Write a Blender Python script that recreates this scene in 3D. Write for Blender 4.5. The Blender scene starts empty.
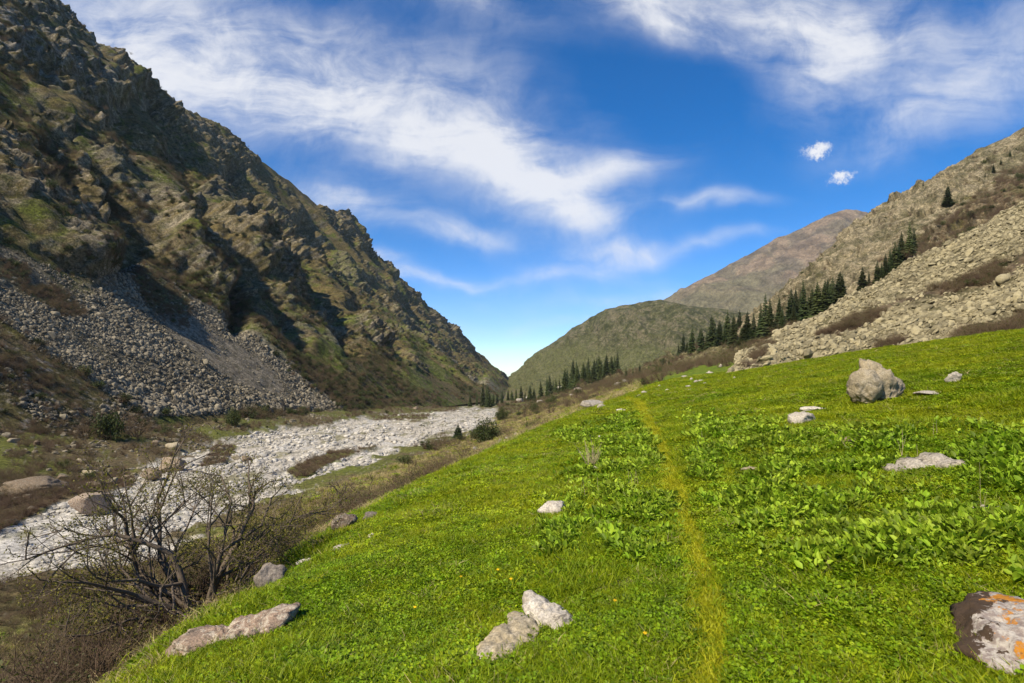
import bpy, math, random
import numpy as np
from mathutils import Vector, Matrix, Euler

R = math.radians
random.seed(7)
rng = np.random.default_rng(7)
S = bpy.context.scene
COL = S.collection

# ------------------------------------------------------------------ camera
F, CX, HY = 569.0, 512.0, 370.0          # focal length, centre column and horizon row of the photograph
cam_d = bpy.data.cameras.new('camera'); cam = bpy.data.objects.new('camera', cam_d); COL.objects.link(cam)
cam_d.sensor_width = 36; cam_d.lens = 36*F/1024; cam_d.shift_y = (HY-341.5)/1024
cam_d.clip_start = .05; cam_d.clip_end = 60000
cam.location = (0, 0, 0); cam.rotation_euler = (R(90), 0, 0)
S.camera = cam

# ------------------------------------------------------------------ light
SUN_DIR = Vector((-.50, -.47, .78)).normalized()
SUN_EL = math.asin(SUN_DIR.z); SUN_AZ = math.atan2(SUN_DIR.x, SUN_DIR.y)
sd = bpy.data.lights.new('sun', 'SUN'); sun = bpy.data.objects.new('sun', sd); COL.objects.link(sun)
sd.energy = 4.2; sd.angle = R(.53); sd.color = (1, .90, .74)
sun.rotation_euler = (-SUN_DIR).to_track_quat('-Z', 'Y').to_euler()
S.view_settings.view_transform = 'Standard'; S.view_settings.look = 'None'
S.view_settings.exposure = 0.70; S.view_settings.gamma = 1

# ------------------------------------------------------------------ node helper
class NT:
    def __init__(s, nt): s.nt = nt; s.nt.nodes.clear()
    def n(s, t, **k):
        nd = s.nt.nodes.new(t)
        for a, b in k.items(): setattr(nd, a, b)
        return nd
    def put(s, sock, v):
        if isinstance(v, bpy.types.NodeSocket): s.nt.links.new(v, sock)
        elif v is not None: sock.default_value = v
    def m(s, op, a, b=None, c=None, clamp=False):
        nd = s.n('ShaderNodeMath', operation=op, use_clamp=clamp)
        for i, v in enumerate((a, b, c)):
            if v is not None: s.put(nd.inputs[i], v)
        return nd.outputs[0]
    def mix(s, f, a, b, mode='MIX'):
        nd = s.n('ShaderNodeMix', data_type='RGBA', blend_type=mode)
        s.put(nd.inputs[0], f)
        for i, v in ((6, a), (7, b)):
            if isinstance(v, tuple) and len(v) == 3: v = v+(1,)
            s.put(nd.inputs[i], v)
        return nd.outputs[2]
    def noise(s, vec, scale, detail=4, rough=.55, dist=0):
        nd = s.n('ShaderNodeTexNoise'); s.put(nd.inputs['Vector'], vec)
        s.put(nd.inputs['Scale'], scale); nd.inputs['Detail'].default_value = detail
        nd.inputs['Roughness'].default_value = rough; nd.inputs['Distortion'].default_value = dist
        return nd.outputs[0]
    def vor(s, vec, scale, feature='F1'):
        nd = s.n('ShaderNodeTexVoronoi', feature=feature); s.put(nd.inputs['Vector'], vec)
        nd.inputs['Scale'].default_value = scale
        return nd
    def ramp(s, v, a, b, x=0., y=1.):
        nd = s.n('ShaderNodeMapRange', interpolation_type='SMOOTHSTEP')
        for i, q in enumerate((v, a, b, x, y)): s.put(nd.inputs[i], q)
        return nd.outputs[0]

# ------------------------------------------------------------------ sky with cirrus
W = bpy.data.worlds.new('World'); S.world = W; W.use_nodes = True
w = NT(W.node_tree)
sky = w.n('ShaderNodeTexSky', sky_type='NISHITA', sun_disc=False, sun_elevation=SUN_EL, sun_rotation=SUN_AZ,
          altitude=2000, air_density=1.0, dust_density=.25, ozone_density=3.0)
hs = w.n('ShaderNodeHueSaturation'); hs.inputs['Saturation'].default_value = 1.42; hs.inputs['Value'].default_value = 1.06
hs.inputs['Hue'].default_value = .505
w.put(hs.inputs['Color'], sky.outputs[0])
tc = w.n('ShaderNodeTexCoord'); sp = w.n('ShaderNodeSeparateXYZ'); w.put(sp.inputs[0], tc.outputs['Generated'])
yy = w.m('MAXIMUM', sp.outputs[1], .12)
u = w.m('DIVIDE', sp.outputs[0], yy); v = w.m('DIVIDE', sp.outputs[2], yy)
cb = w.n('ShaderNodeCombineXYZ'); w.put(cb.inputs[0], u); w.put(cb.inputs[1], v)
wn = w.n('ShaderNodeTexNoise'); w.put(wn.inputs['Vector'], cb.outputs[0]); wn.inputs['Scale'].default_value = 3.2
wn.inputs['Detail'].default_value = 4
sub = w.n('ShaderNodeVectorMath', operation='SUBTRACT'); w.put(sub.inputs[0], wn.outputs[1]); sub.inputs[1].default_value = (.5, .5, .5)
scv = w.n('ShaderNodeVectorMath', operation='SCALE'); w.put(scv.inputs[0], sub.outputs[0]); scv.inputs['Scale'].default_value = .16
wp = w.n('ShaderNodeVectorMath', operation='ADD'); w.put(wp.inputs[0], cb.outputs[0]); w.put(wp.inputs[1], scv.outputs[0])
ws = w.n('ShaderNodeSeparateXYZ'); w.put(ws.inputs[0], wp.outputs[0])
WU, WV = ws.outputs[0], ws.outputs[1]
def blob(px, py, rx, ry, rot, st, uu=None, vv=None, pw=1.0):
    uu = uu or WU; vv = vv or WV
    cu, cv = (px-CX)/F, (HY-py)/F
    a = R(rot); ca, sa = math.cos(a), math.sin(a)
    du = w.m('SUBTRACT', uu, cu); dv = w.m('SUBTRACT', vv, cv)
    x = w.m('MULTIPLY_ADD', du, ca*F/rx, w.m('MULTIPLY', dv, sa*F/rx))
    y = w.m('MULTIPLY_ADD', du, -sa*F/ry, w.m('MULTIPLY', dv, ca*F/ry))
    r2 = w.m('MULTIPLY_ADD', x, x, w.m('MULTIPLY', y, y))
    return w.m('MULTIPLY', w.m('EXPONENT', w.m('MULTIPLY', r2, -pw)), st)
BL = [(215, 45, 170, 62, -8, .75), (110, 40, 90, 60, -30, .55), (170, 105, 110, 30, -12, .6), (385, 130, 200, 42, -12, .85),
      (520, 180, 95, 30, -28, 1.0), (610, 172, 55, 14, 12, .85), (565, 205, 45, 20, -25, .7), (480, 95, 70, 60, -50, .42),
      (325, 205, 75, 17, -12, 1.0), (455, 235, 60, 12, -5, .7), (375, 258, 45, 9, -18, .75), (425, 280, 48, 6, -3, .9),
      (560, 268, 90, 8, 8, .5), (620, 250, 50, 8, 4, .7), (715, 205, 52, 7, 0, .62), (725, 240, 55, 7, 5, .45),
      (760, 14, 150, 36, -4, 1.0), (830, 55, 70, 46, 38, .75), (645, 5, 60, 16, -25, .75), (700, 40, 60, 14, -20, .4),
      (960, 95, 130, 50, 20, .52), (900, 130, 80, 20, 25, .3), (470, 8, 60, 13, -14, .8), (570, 325, 140, 6, 0, .3), (600, 300, 200, 30, 0, .16),
      (300, 75, 210, 80, -14, .30), (965, 45, 130, 70, 10, .32), (470, 150, 200, 70, -20, .2), (540, 300, 220, 50, 0, .14), (505, 355, 60, 20, 0, .18), (660, 290, 90, 8, 6, .3)]
tot = None
for b in BL:
    g = blob(*b); tot = g if tot is None else w.m('ADD', tot, g)
mp = w.n('ShaderNodeMapping'); w.put(mp.inputs[0], wp.outputs[0]); mp.inputs['Rotation'].default_value = (0, 0, R(22)); mp.inputs['Scale'].default_value = (2.2, 7.5, 1)
fib = w.noise(mp.outputs[0], 1.6, 8, .62, .6)
fine = w.noise(wp.outputs[0], 9, 8, .66, .3)
nn = w.m('MULTIPLY_ADD', fib, .9, w.m('MULTIPLY', fine, .7))
dens = w.m('MULTIPLY', tot, w.ramp(nn, .42, 1.22, .22, 1.5))
# small amount of high thin cloud behind the camera too
back = w.m('MULTIPLY', w.ramp(sp.outputs[1], .05, -.2), w.ramp(w.noise(tc.outputs['Generated'], 2.2, 6, .6), .5, .75, 0, .6))
dens = w.m('ADD', dens, back)
pn = w.m('MULTIPLY_ADD', w.noise(cb.outputs[0], 45, 6, .7), 1.0, -.5)
pu = w.m('MULTIPLY_ADD', pn, .06, u); pv = w.m('MULTIPLY_ADD', w.noise(cb.outputs[0], 60, 6, .75), .055, w.m('SUBTRACT', v, .0275))
puff = w.m('ADD', blob(817, 151, 17, 9, 22, 1.7, pu, pv, 1.4), blob(841, 177, 14, 7, 12, 1.6, pu, pv, 1.4))
puff = w.ramp(puff, .15, 1.6)
dens = w.m('MAXIMUM', w.ramp(dens, -.15, 1.5, -.04, .84), w.m('MULTIPLY', puff, .9))
dens = w.m('MULTIPLY', dens, w.ramp(sp.outputs[2], -.02, .02))
cloud = w.mix(.5, (6.4, 6.4, 6.45), (6.4, 6.4, 6.45))
low_air = w.mix(w.ramp(sp.outputs[2], .02, .30), (.92, 1.04, 1.2), (1, 1, 1)); skyc = w.mix(1.0, hs.outputs[0], low_air, 'MULTIPLY')
skc = w.mix(dens, skyc, cloud)
bg = w.n('ShaderNodeBackground'); w.put(bg.inputs[0], skc); bg.inputs[1].default_value = .095
wo = w.n('ShaderNodeOutputWorld'); w.put(wo.inputs[0], bg.outputs[0])

# ------------------------------------------------------------------ numpy noise
def _h(ix, iy, iz, s):
    n = (ix.astype(np.uint32)*np.uint32(374761393) + iy.astype(np.uint32)*np.uint32(668265263)
         + iz.astype(np.uint32)*np.uint32(2246822519) + np.uint32((s*3266489917) & 0xffffffff))
    n ^= n >> np.uint32(13); n = n*np.uint32(1274126177); n ^= n >> np.uint32(16)
    return n
G = rng.normal(size=(256, 3)).astype(np.float32); G /= np.linalg.norm(G, axis=1)[:, None]
def perlin(p, s=0):
    p = np.asarray(p, np.float32); sh = p.shape[:-1]; p = p.reshape(-1, 3)
    out = np.zeros(len(p), np.float32); B = 400000
    for a in range(0, len(p), B):
        q = p[a:a+B]; i = np.floor(q).astype(np.int64); f = q-i; t = f*f*f*(f*(f*6-15)+10); acc = 0
        for dx in (0, 1):
            for dy in (0, 1):
                for dz in (0, 1):
                    g = G[_h((i[:, 0]+dx), (i[:, 1]+dy), (i[:, 2]+dz), s) & np.uint32(255)]
                    d = g[:, 0]*(f[:, 0]-dx)+g[:, 1]*(f[:, 1]-dy)+g[:, 2]*(f[:, 2]-dz)
                    acc = acc + d*(t[:, 0] if dx else 1-t[:, 0])*(t[:, 1] if dy else 1-t[:, 1])*(t[:, 2] if dz else 1-t[:, 2])
        out[a:a+B] = acc*1.5
    return out.reshape(sh)
def fbm(p, o=4, s=0, gain=.5):
    r = 0; a = 1; p = np.asarray(p, np.float32)
    for k in range(o): r = r+a*perlin(p, s+k); p = p*2.03+7.1; a *= gain
    return r
def ridged(p, o=4, s=0, gain=.5):
    r = 0; a = 1; n = 0; p = np.asarray(p, np.float32)
    for k in range(o): r = r+a*(1-2*np.abs(perlin(p, s+k))); n += a; p = p*2.03+7.1; a *= gain
    return r/n
def facet(p, s=0, tilt=.6):
    """angular blocks: every cell of a random point set is a tilted plane of its own; returns height and distance to the block edge"""
    p = np.asarray(p, np.float32); sh = p.shape[:-1]; p = p.reshape(-1, 3); H_ = np.zeros(len(p), np.float32); E_ = np.zeros(len(p), np.float32); B = 300000
    for a in range(0, len(p), B):
        q = p[a:a+B]; i = np.floor(q).astype(np.int64); d1 = np.full(len(q), 9., np.float32); d2 = d1.copy(); hh = np.zeros(len(q), np.float32)
        for dx in (-1, 0, 1):
            for dy in (-1, 0, 1):
                for dz in (-1, 0, 1):
                    cx, cy, cz = i[:, 0]+dx, i[:, 1]+dy, i[:, 2]+dz; h = _h(cx, cy, cz, s)
                    v = np.stack([cx+(h & np.uint32(1023))/1023., cy+((h >> np.uint32(10)) & np.uint32(1023))/1023., cz+((h >> np.uint32(20)) & np.uint32(1023))/1023.], -1)-q
                    d = (v*v).sum(-1); g = G[(h >> np.uint32(5)) & np.uint32(255)]; val = -(v*g).sum(-1)*tilt+((h >> np.uint32(7)) & np.uint32(255))/255.-.5
                    n = d < d1; d2 = np.where(n, d1, np.minimum(d2, d)); hh = np.where(n, val, hh); d1 = np.where(n, d, d1)
        H_[a:a+B] = hh; E_[a:a+B] = np.sqrt(d2)-np.sqrt(d1)
    return H_.reshape(sh), E_.reshape(sh)
def ss(x, a, b):
    t = np.clip((x-a)/(b-a), 0, 1); return t*t*(3-2*t)
def lerp(a, b, t): return a+(b-a)*t
def cmix(a, b, t): return a*(1-t[..., None])+np.asarray(b, np.float32)*t[..., None]
def xyz(x, y, z, sx=1, sy=1, sz=1): return np.stack([x*sx, y*sy, z*sz], -1)
def segdist(px, py, pts, closed=False):
    d = np.full(px.shape, 1e9); q = list(pts)
    if closed: q = q+[q[0]]
    for (ax, ay), (bx, by) in zip(q[:-1], q[1:]):
        vx, vy = bx-ax, by-ay; t = np.clip(((px-ax)*vx+(py-ay)*vy)/(vx*vx+vy*vy+1e-9), 0, 1)
        d = np.minimum(d, np.hypot(px-ax-t*vx, py-ay-t*vy))
    return d
def sdpoly(px, py, pts):
    """positive inside"""
    ins = np.zeros(px.shape, bool); q = list(pts)+[pts[0]]
    for (ax, ay), (bx, by) in zip(q[:-1], q[1:]):
        c = ((ay > py) != (by > py)); xx = (bx-ax)*(py-ay)/((by-ay) if by != ay else 1e-9)+ax
        ins ^= c & (px < xx)
    d = segdist(px, py, pts, True)
    return np.where(ins, d, -d)

# ------------------------------------------------------------------ the ground as a function
XC_Y = [-50, 0, 4, 6, 14, 30, 66, 120, 250, 400, 1000, 4000]
XC_X = [-3.5, -2.5, -2.6, -2.65, -2.0, 2.5, 15, 28, 50, 70, 120, 300]
def smin(a, b, k):
    h = np.clip(.5+.5*(b-a)/k, 0, 1); return b+(a-b)*h-k*h*(1-h)
def floor_z(y):
    y = np.asarray(y, float)
    return np.where(y < 700, -15-.03*(y-40), -34.8-.012*(y-700))
def Hraw(x, y):
    x = np.asarray(x, float); y = np.asarray(y, float)
    yc = np.clip(y, -60, 900)
    M = -1.6+.17*np.minimum(x, 260)-.04*yc
    xc = np.interp(y, XC_Y, XC_X)
    sl = np.interp(y, [0, 30, 120, 250], [.62, .6, .42, .33])
    Bk = -1.6+.17*xc-.04*yc-(xc-x)*sl+.1
    k = np.interp(y, [0, 20, 100, 300], [.5, 1.2, 4, 6])
    h = smin(M, Bk, k)
    fl = floor_z(y)
    left = np.maximum(0, -x-np.interp(y, [0, 60, 130, 340, 600], [55, 62, 70, 50, 20]))
    fl = fl+.22*np.minimum(left, 80)
    h = -smin(-h, -fl, 3.0)
    h = h-np.maximum(0, y-900)*.0  # far plain stays level
    return h
def H(x, y):
    x = np.asarray(x, float); y = np.asarray(y, float)
    d = np.hypot(x, y)
    h = Hraw(x, y)
    q = xyz(x, y, x*0)
    xc = np.interp(y, XC_Y, XC_X); bank = ss(xc-x, 0, 4)
    h = h+.075*perlin(q*.6, 3)*(1+bank*2)*ss(d, 1, 4)+.12*perlin(q*.16, 5)*ss(d, 4, 12)*(1+bank*3)+.5*perlin(q*.035, 6)*ss(d, 25, 90)+1.6*perlin(q*.012, 8)*ss(d, 120, 320)
    return h
def proj(x, y, z):
    y = np.where(np.abs(y) < 1e-3, 1e-3, y); return CX+F*x/y, HY-F*z/y
def hit(px, py, y0=2.0, y1=900.0):
    """first point of the ground on the ray through a photograph pixel"""
    a = (px-CX)/F; b = (HY-py)/F
    ys = np.geomspace(y0, y1, 3000); d = H(a*ys, ys)-b*ys
    i = np.argmax(d > 0) if (d > 0).any() else len(ys)-1
    y = float(ys[i]); return Vector((a*y, y, float(H(np.array([a*y]), np.array([y]))[0])))

# ------------------------------------------------------------------ mesh helpers
def mesh_np(name, V, Fa, mat, smooth=True, col=None):
    V = np.asarray(V, np.float32).reshape(-1, 3); Fa = np.asarray(Fa, np.int32)
    me = bpy.data.meshes.new(name); n = Fa.shape[1]
    me.vertices.add(len(V)); me.vertices.foreach_set('co', V.ravel())
    me.loops.add(Fa.size); me.loops.foreach_set('vertex_index', Fa.ravel())
    me.polygons.add(len(Fa)); me.polygons.foreach_set('loop_start', np.arange(len(Fa), dtype=np.int32)*n)
    me.update(calc_edges=True)
    me.polygons.foreach_set('use_smooth', np.full(len(Fa), smooth))
    if col is not None:
        a = me.color_attributes.new('Col', 'FLOAT_COLOR', 'POINT')
        c = np.ones((len(V), 4), np.float32); c[:, :3] = np.clip(np.asarray(col).reshape(-1, 3), 0, 1); a.data.foreach_set('color', c.ravel())
    if mat: me.materials.append(mat)
    return me
def link(name, me, parent=None, loc=None, label=None, cat=None, group=None, kind=None, rot=None):
    o = bpy.data.objects.new(name, me); COL.objects.link(o)
    if parent: o.parent = parent
    if loc is not None: o.location = loc
    if rot is not None: o.rotation_euler = rot
    for k, v in (('label', label), ('category', cat), ('group', group), ('kind', kind)):
        if v: o[k] = v
    return o
def grid_faces(r, c):
    i = np.arange(r*c).reshape(r, c)
    return np.stack([i[:-1, :-1], i[:-1, 1:], i[1:, 1:], i[1:, :-1]], -1).reshape(-1, 4)
def gnormals(P):
    du = np.gradient(P, axis=1); dv = np.gradient(P, axis=0); n = np.cross(du, dv)
    n /= np.linalg.norm(n, axis=-1, keepdims=True)+1e-9
    return np.where(n[..., 2:3] < 0, -n, n)

# ------------------------------------------------------------------ materials
def mat(name):
    m = bpy.data.materials.new(name); m.use_nodes = True; return m, NT(m.node_tree)
def finish(t, col, rough=.9, bump=None, bstr=.5, bdist=.1, spec=.15):
    b = t.n('ShaderNodeBsdfPrincipled'); t.put(b.inputs['Base Color'], col); t.put(b.inputs['Roughness'], rough)
    b.inputs['Specular IOR Level'].default_value = spec
    if bump is not None:
        bn = t.n('ShaderNodeBump'); t.put(bn.inputs['Height'], bump); bn.inputs['Strength'].default_value = bstr
        t.put(bn.inputs['Distance'], bdist); t.put(b.inputs['Normal'], bn.outputs[0])
    o = t.n('ShaderNodeOutputMaterial'); t.put(o.inputs[0], b.outputs[0]); return b
def terrain_mat(name, sc1, sc2, bdist, cracks=0., vary=.45, speck=0.):
    m, t = mat(name); at = t.n('ShaderNodeVertexColor', layer_name='Col'); g = t.n('ShaderNodeNewGeometry').outputs['Position']
    a = t.noise(g, sc1, 8, .65); b = t.noise(g, sc2, 6, .7)
    f = t.m('MULTIPLY', t.ramp(a, .34, .66, 1-vary, 1+vary), t.ramp(b, .36, .64, 1-vary, 1+vary))
    vv = t.n('ShaderNodeVectorMath', operation='SCALE'); t.put(vv.inputs[0], at.outputs[0]); t.put(vv.inputs['Scale'], f)
    out = vv.outputs[0]
    if speck:
        s1 = t.noise(g, speck, 9, .78); s2 = t.noise(g, speck*1.7, 8, .75); s3 = t.noise(g, speck*.15, 3, .6)
        out = t.mix(t.m('MULTIPLY', t.ramp(s1, .51, .57), .55), out, (.038, .040, .012))
        out = t.mix(t.m('MULTIPLY', t.m('MULTIPLY', t.ramp(s2, .54, .60), t.ramp(s3, .40, .62)), .65), out, (.27, .23, .155))
    bump = t.m('MULTIPLY_ADD', a, .6, t.m('MULTIPLY', b, .4))
    if cracks:
        vo = t.vor(g, cracks, 'DISTANCE_TO_EDGE'); bump = t.m('MULTIPLY_ADD', t.ramp(vo.outputs[0], 0, .12), .35, bump)
    finish(t, out, .95, bump, .9, bdist)
    return m
M_ground = terrain_mat('ground', 1.7, 14, .05)
M_mount = terrain_mat('mountain_rock', .35, 1.6, 1.6, 0, .42, .42)
M_hill = terrain_mat('hill_rock', .25, 1.2, 1.5, 0, .38, .35)
M_far = terrain_mat('far_mountain', .02, .12, 10.0, 0, .3)

def rock_mat(name, base, alt, lich=None, white=.0, scale=1., dark=(.05, .045, .04), darkamt=.0, bdist=.05, orange=0., objvar=.25):
    m, t = mat(name); tc = t.n('ShaderNodeTexCoord').outputs['Object']; oi = t.n('ShaderNodeObjectInfo')
    a = t.noise(tc, 3*scale, 8, .65); b = t.noise(tc, 14*scale, 8, .7); c0 = t.noise(tc, 45*scale, 4, .7)
    col = t.mix(t.ramp(a, .38, .62), base, alt)
    col = t.mix(t.m('MULTIPLY', t.ramp(b, .45, .7), .5), col, tuple(x*.55 for x in base))
    if white: col = t.mix(t.m('MULTIPLY', t.ramp(t.noise(tc, 5*scale, 10, .75, .4), .5, .56), white), col, (.50, .44, .34))
    if orange: col = t.mix(t.m('MULTIPLY', t.ramp(t.noise(tc, 4.3*scale, 8, .7, .2), .56, .60), orange), col, (.60, .22, .03))
    if darkamt: col = t.mix(t.m('MULTIPLY', t.ramp(t.noise(tc, 6*scale, 9, .75), .55, .6), darkamt), col, dark)
    vs = t.n('ShaderNodeVectorMath', operation='SCALE'); t.put(vs.inputs[0], col)
    t.put(vs.inputs['Scale'], t.m('MULTIPLY', t.ramp(oi.outputs['Random'], 0, 1, 1-objvar, 1+objvar), t.ramp(c0, .35, .65, .65, 1.25)))
    vo = t.vor(tc, 2.2*scale, 'DISTANCE_TO_EDGE')
    bump = t.m('MULTIPLY_ADD', a, .5, t.m('MULTIPLY_ADD', b, .35, t.m('MULTIPLY', t.ramp(vo.outputs[0], 0, .08), .15)))
    finish(t, vs.outputs[0], .9, bump, .9, bdist)
    return m
M_boulder = rock_mat('lichened_granite', (.34, .28, .18), (.26, .22, .15), white=.3, darkamt=.3)
M_pale = rock_mat('pale_limestone', (.50, .45, .37), (.38, .33, .26), white=.5, darkamt=.7)
M_pink = rock_mat('pink_granite', (.29, .205, .145), (.19, .145, .11), white=.65, darkamt=.7, scale=2.4)
M_orange = rock_mat('orange_stained_rock', (.27, .195, .125), (.21, .165, .115), white=.35, darkamt=.2)
M_darkrock = rock_mat('weathered_dark_rock', (.20, .17, .14), (.27, .22, .17), white=.35, darkamt=.4)
M_scree = rock_mat('scree_rock', (.31, .265, .15), (.25, .215, .125), white=.1, darkamt=.15, scale=.8, objvar=.35)
M_scree_l = rock_mat('grey_scree_rock', (.225, .19, .128), (.155, .135, .094), white=.1, darkamt=.1, scale=.8, objvar=.5)
M_river = rock_mat('white_river_stone', (.50, .465, .40), (.38, .355, .30), white=.25, scale=2, objvar=.3)

def leaf_mat(name, c1, c2, tr=.35, var=.3, hue=None):
    m, t = mat(name); oi = t.n('ShaderNodeObjectInfo'); g = t.n('ShaderNodeNewGeometry')
    n = t.m('MULTIPLY_ADD', t.m('MULTIPLY_ADD', t.noise(g.outputs['Position'], .22, 4, .6), 1.6, -.8), 1.0, t.noise(g.outputs['Position'], 1.1, 3, .6))
    col = t.mix(t.ramp(t.m('MULTIPLY_ADD', n, .9, t.m('MULTIPLY', oi.outputs['Random'], .5)), .4, 1.0), c1, c2)
    rv = t.n('ShaderNodeVectorMath', operation='SCALE'); t.put(rv.inputs[0], col)
    t.put(rv.inputs['Scale'], t.ramp(t.m('FRACT', t.m('MULTIPLY', oi.outputs['Random'], 17.3)), 0, 1, 1-var, 1+var))
    d = t.n('ShaderNodeBsdfPrincipled'); t.put(d.inputs['Base Color'], rv.outputs[0]); d.inputs['Roughness'].default_value = .55
    d.inputs['Specular IOR Level'].default_value = .25
    tr_ = t.n('ShaderNodeBsdfTranslucent'); t.put(tr_.inputs[0], rv.outputs[0])
    mx = t.n('ShaderNodeMixShader'); mx.inputs[0].default_value = tr; t.put(mx.inputs[1], d.outputs[0]); t.put(mx.inputs[2], tr_.outputs[0])
    o = t.n('ShaderNodeOutputMaterial'); t.put(o.inputs[0], mx.outputs[0]); return m
M_grass = leaf_mat('meadow_grass', (.205, .285, .005), (.35, .375, .008))
M_herb = leaf_mat('meadow_herb', (.165, .275, .006), (.31, .375, .010), .38, .5)
M_broad = leaf_mat('broad_leaf', (.21, .33, .015), (.33, .42, .03), .4, .5)
M_dry = leaf_mat('dry_grass', (.46, .37, .16), (.36, .28, .12), .2)
M_path = leaf_mat('trodden_grass', (.40, .41, .012), (.50, .48, .02), .3, .2)
M_spruce = leaf_mat('spruce_needles', (.036, .056, .016), (.065, .080, .022), .15, .4)
M_juniper = leaf_mat('juniper_needles', (.045, .062, .014), (.065, .08, .018), .12)
M_olive = leaf_mat('young_leaves', (.17, .16, .02), (.23, .20, .03), .3)
M_scrubleaf = leaf_mat('scrub_foliage', (.10, .09, .022), (.085, .10, .018), .2)
def bark_mat(name, c):
    m, t = mat(name); g = t.n('ShaderNodeTexCoord').outputs['Object']; n = t.noise(g, 9, 6, .7)
    finish(t, t.mix(n, tuple(x*.6 for x in c), tuple(x*1.4 for x in c)), .9, n, .6, .02); return m
M_bark = bark_mat('bark', (.14, .108, .078)); M_twig = bark_mat('bare_twigs', (.165, .118, .072)); M_stalk = bark_mat('dry_stalk', (.42, .34, .20))
M_twig_red = bark_mat('reddish_twigs', (.15, .10, .065))
M_flower = leaf_mat('yellow_petals', (.75, .5, .01), (.8, .42, .01), .2)

# ------------------------------------------------------------------ palette (real albedos)
c_green = np.array((.075, .115, .010)); c_brown = np.array((.105, .080, .040)); c_rock = np.array((.25, .21, .15))
c_drock = np.array((.15, .13, .10)); c_gravel = np.array((.41, .37, .30)); c_olive = np.array((.10, .105, .022)); c_soil = np.array((.13, .10, .06))

RIVER = [(-260, 640), (-200, 590), (0, 518), (60, 492), (130, 470), (190, 452), (240, 434), (320, 421), (400, 413), (470, 405), (497, 406),
         (500, 418), (488, 430), (440, 437), (400, 450), (350, 468), (300, 488), (262, 500), (215, 520), (150, 545), (60, 575), (0, 594), (-260, 670)]
ISLES = [[(-60, 525), (0, 503), (50, 482), (130, 474), (135, 484), (60, 500), (0, 530), (-60, 550)], [(215, 446), (240, 444), (225, 462), (200, 468)],
         [(300, 420), (345, 417), (330, 424), (300, 427)], [(370, 416), (430, 414), (428, 420), (375, 420)], [(395, 409), (460, 406), (455, 411), (400, 413)],
         [(285, 470), (330, 452), (375, 446), (335, 462), (300, 480)]]
def river_mask(x, y, z):
    px, py = proj(x, y, z)
    wob = 9*fbm(xyz(x, y, z)*.12, 4, 20, .65)
    sc = np.clip(y/90, .5, 1.6); m = sdpoly(px, py, RIVER)+wob/sc*1.2
    r = ss(m, -1, 3)
    for q in ISLES: r = r*(1-ss(sdpoly(px, py, q)+wob*.4, -1.0, 1.5))
    return np.where(y > 5, r, 0)

# ------------------------------------------------------------------ the ground sheet
aa = np.radians(np.concatenate([np.linspace(-180, -56, 60, endpoint=False), np.linspace(-56, 56, 900, endpoint=False), np.linspace(56, 180, 60)]))
rr = np.concatenate([[0.05], np.geomspace(.6, 9000, 720)])
A_, R_ = np.meshgrid(aa, rr); gx = R_*np.sin(A_); gy = R_*np.cos(A_)
gz = H(gx, gy)
P = xyz(gx, gy, gz)
q = xyz(gx, gy, gx*0)
rv = river_mask(gx, gy, gz)
xc = np.interp(gy, XC_Y, XC_X); bank = ss(xc-gx+.8*fbm(q*.4, 3, 4)*np.clip(gy/20, .4, 6), .2, 1.2+np.clip(gy/30, 0, 4))
n1 = fbm(q*.05, 4, 11); n2 = fbm(q*.35, 3, 12); n3 = fbm(q*2.5, 3, 15)
meadow = cmix(np.broadcast_to(np.array((.085, .13, .005)), P.shape), (.13, .155, .008), ss(n2+n3*.5, -.2, .5))
vb = cmix(np.broadcast_to(c_brown, P.shape), c_olive, ss(n1+n2*.6, -.25, .35)); vb = cmix(vb, (.10, .12, .015), ss(n1-n2*.5, .2, .55)*.5*ss(gx, -60, -20)); vb = cmix(vb, (.26, .23, .19), ss(n3+n2*.4, .45, .8)*.6)
far = ss(gy, 95, 210)
c = cmix(meadow, vb, np.clip(bank+far*ss(n1+.3, -.1, .35)*.85, 0, 1)[..., None][..., 0])
riv = cmix(np.broadcast_to(c_gravel, P.shape), (.19, .175, .14), ss(n3+n2, .2, .8)); riv = cmix(riv, (.42, .40, .36), ss(fbm(xyz(gx, gy, gz, .12, .04), 3, 31), 0, .35)*.7)
riv = cmix(riv, (.14, .13, .06), ss(fbm(xyz(gx, gy, gz, .20, .045), 4, 33), .12, .4)*.75)
for i in range(3): c[..., i] = c[..., i]*(1-rv)+riv[..., i]*rv
P[..., 2] += rv*((.3*fbm(q*.25, 4, 41)+.55*ridged(xyz(gx, gy, gz, .07, .02), 3, 43)-.3)*ss(gy, 20, 60)-.4*ss(gy, 20, 60))
ground = link('ground', mesh_np('ground', P, grid_faces(*gx.shape), M_ground, col=c), kind='structure')

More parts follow.
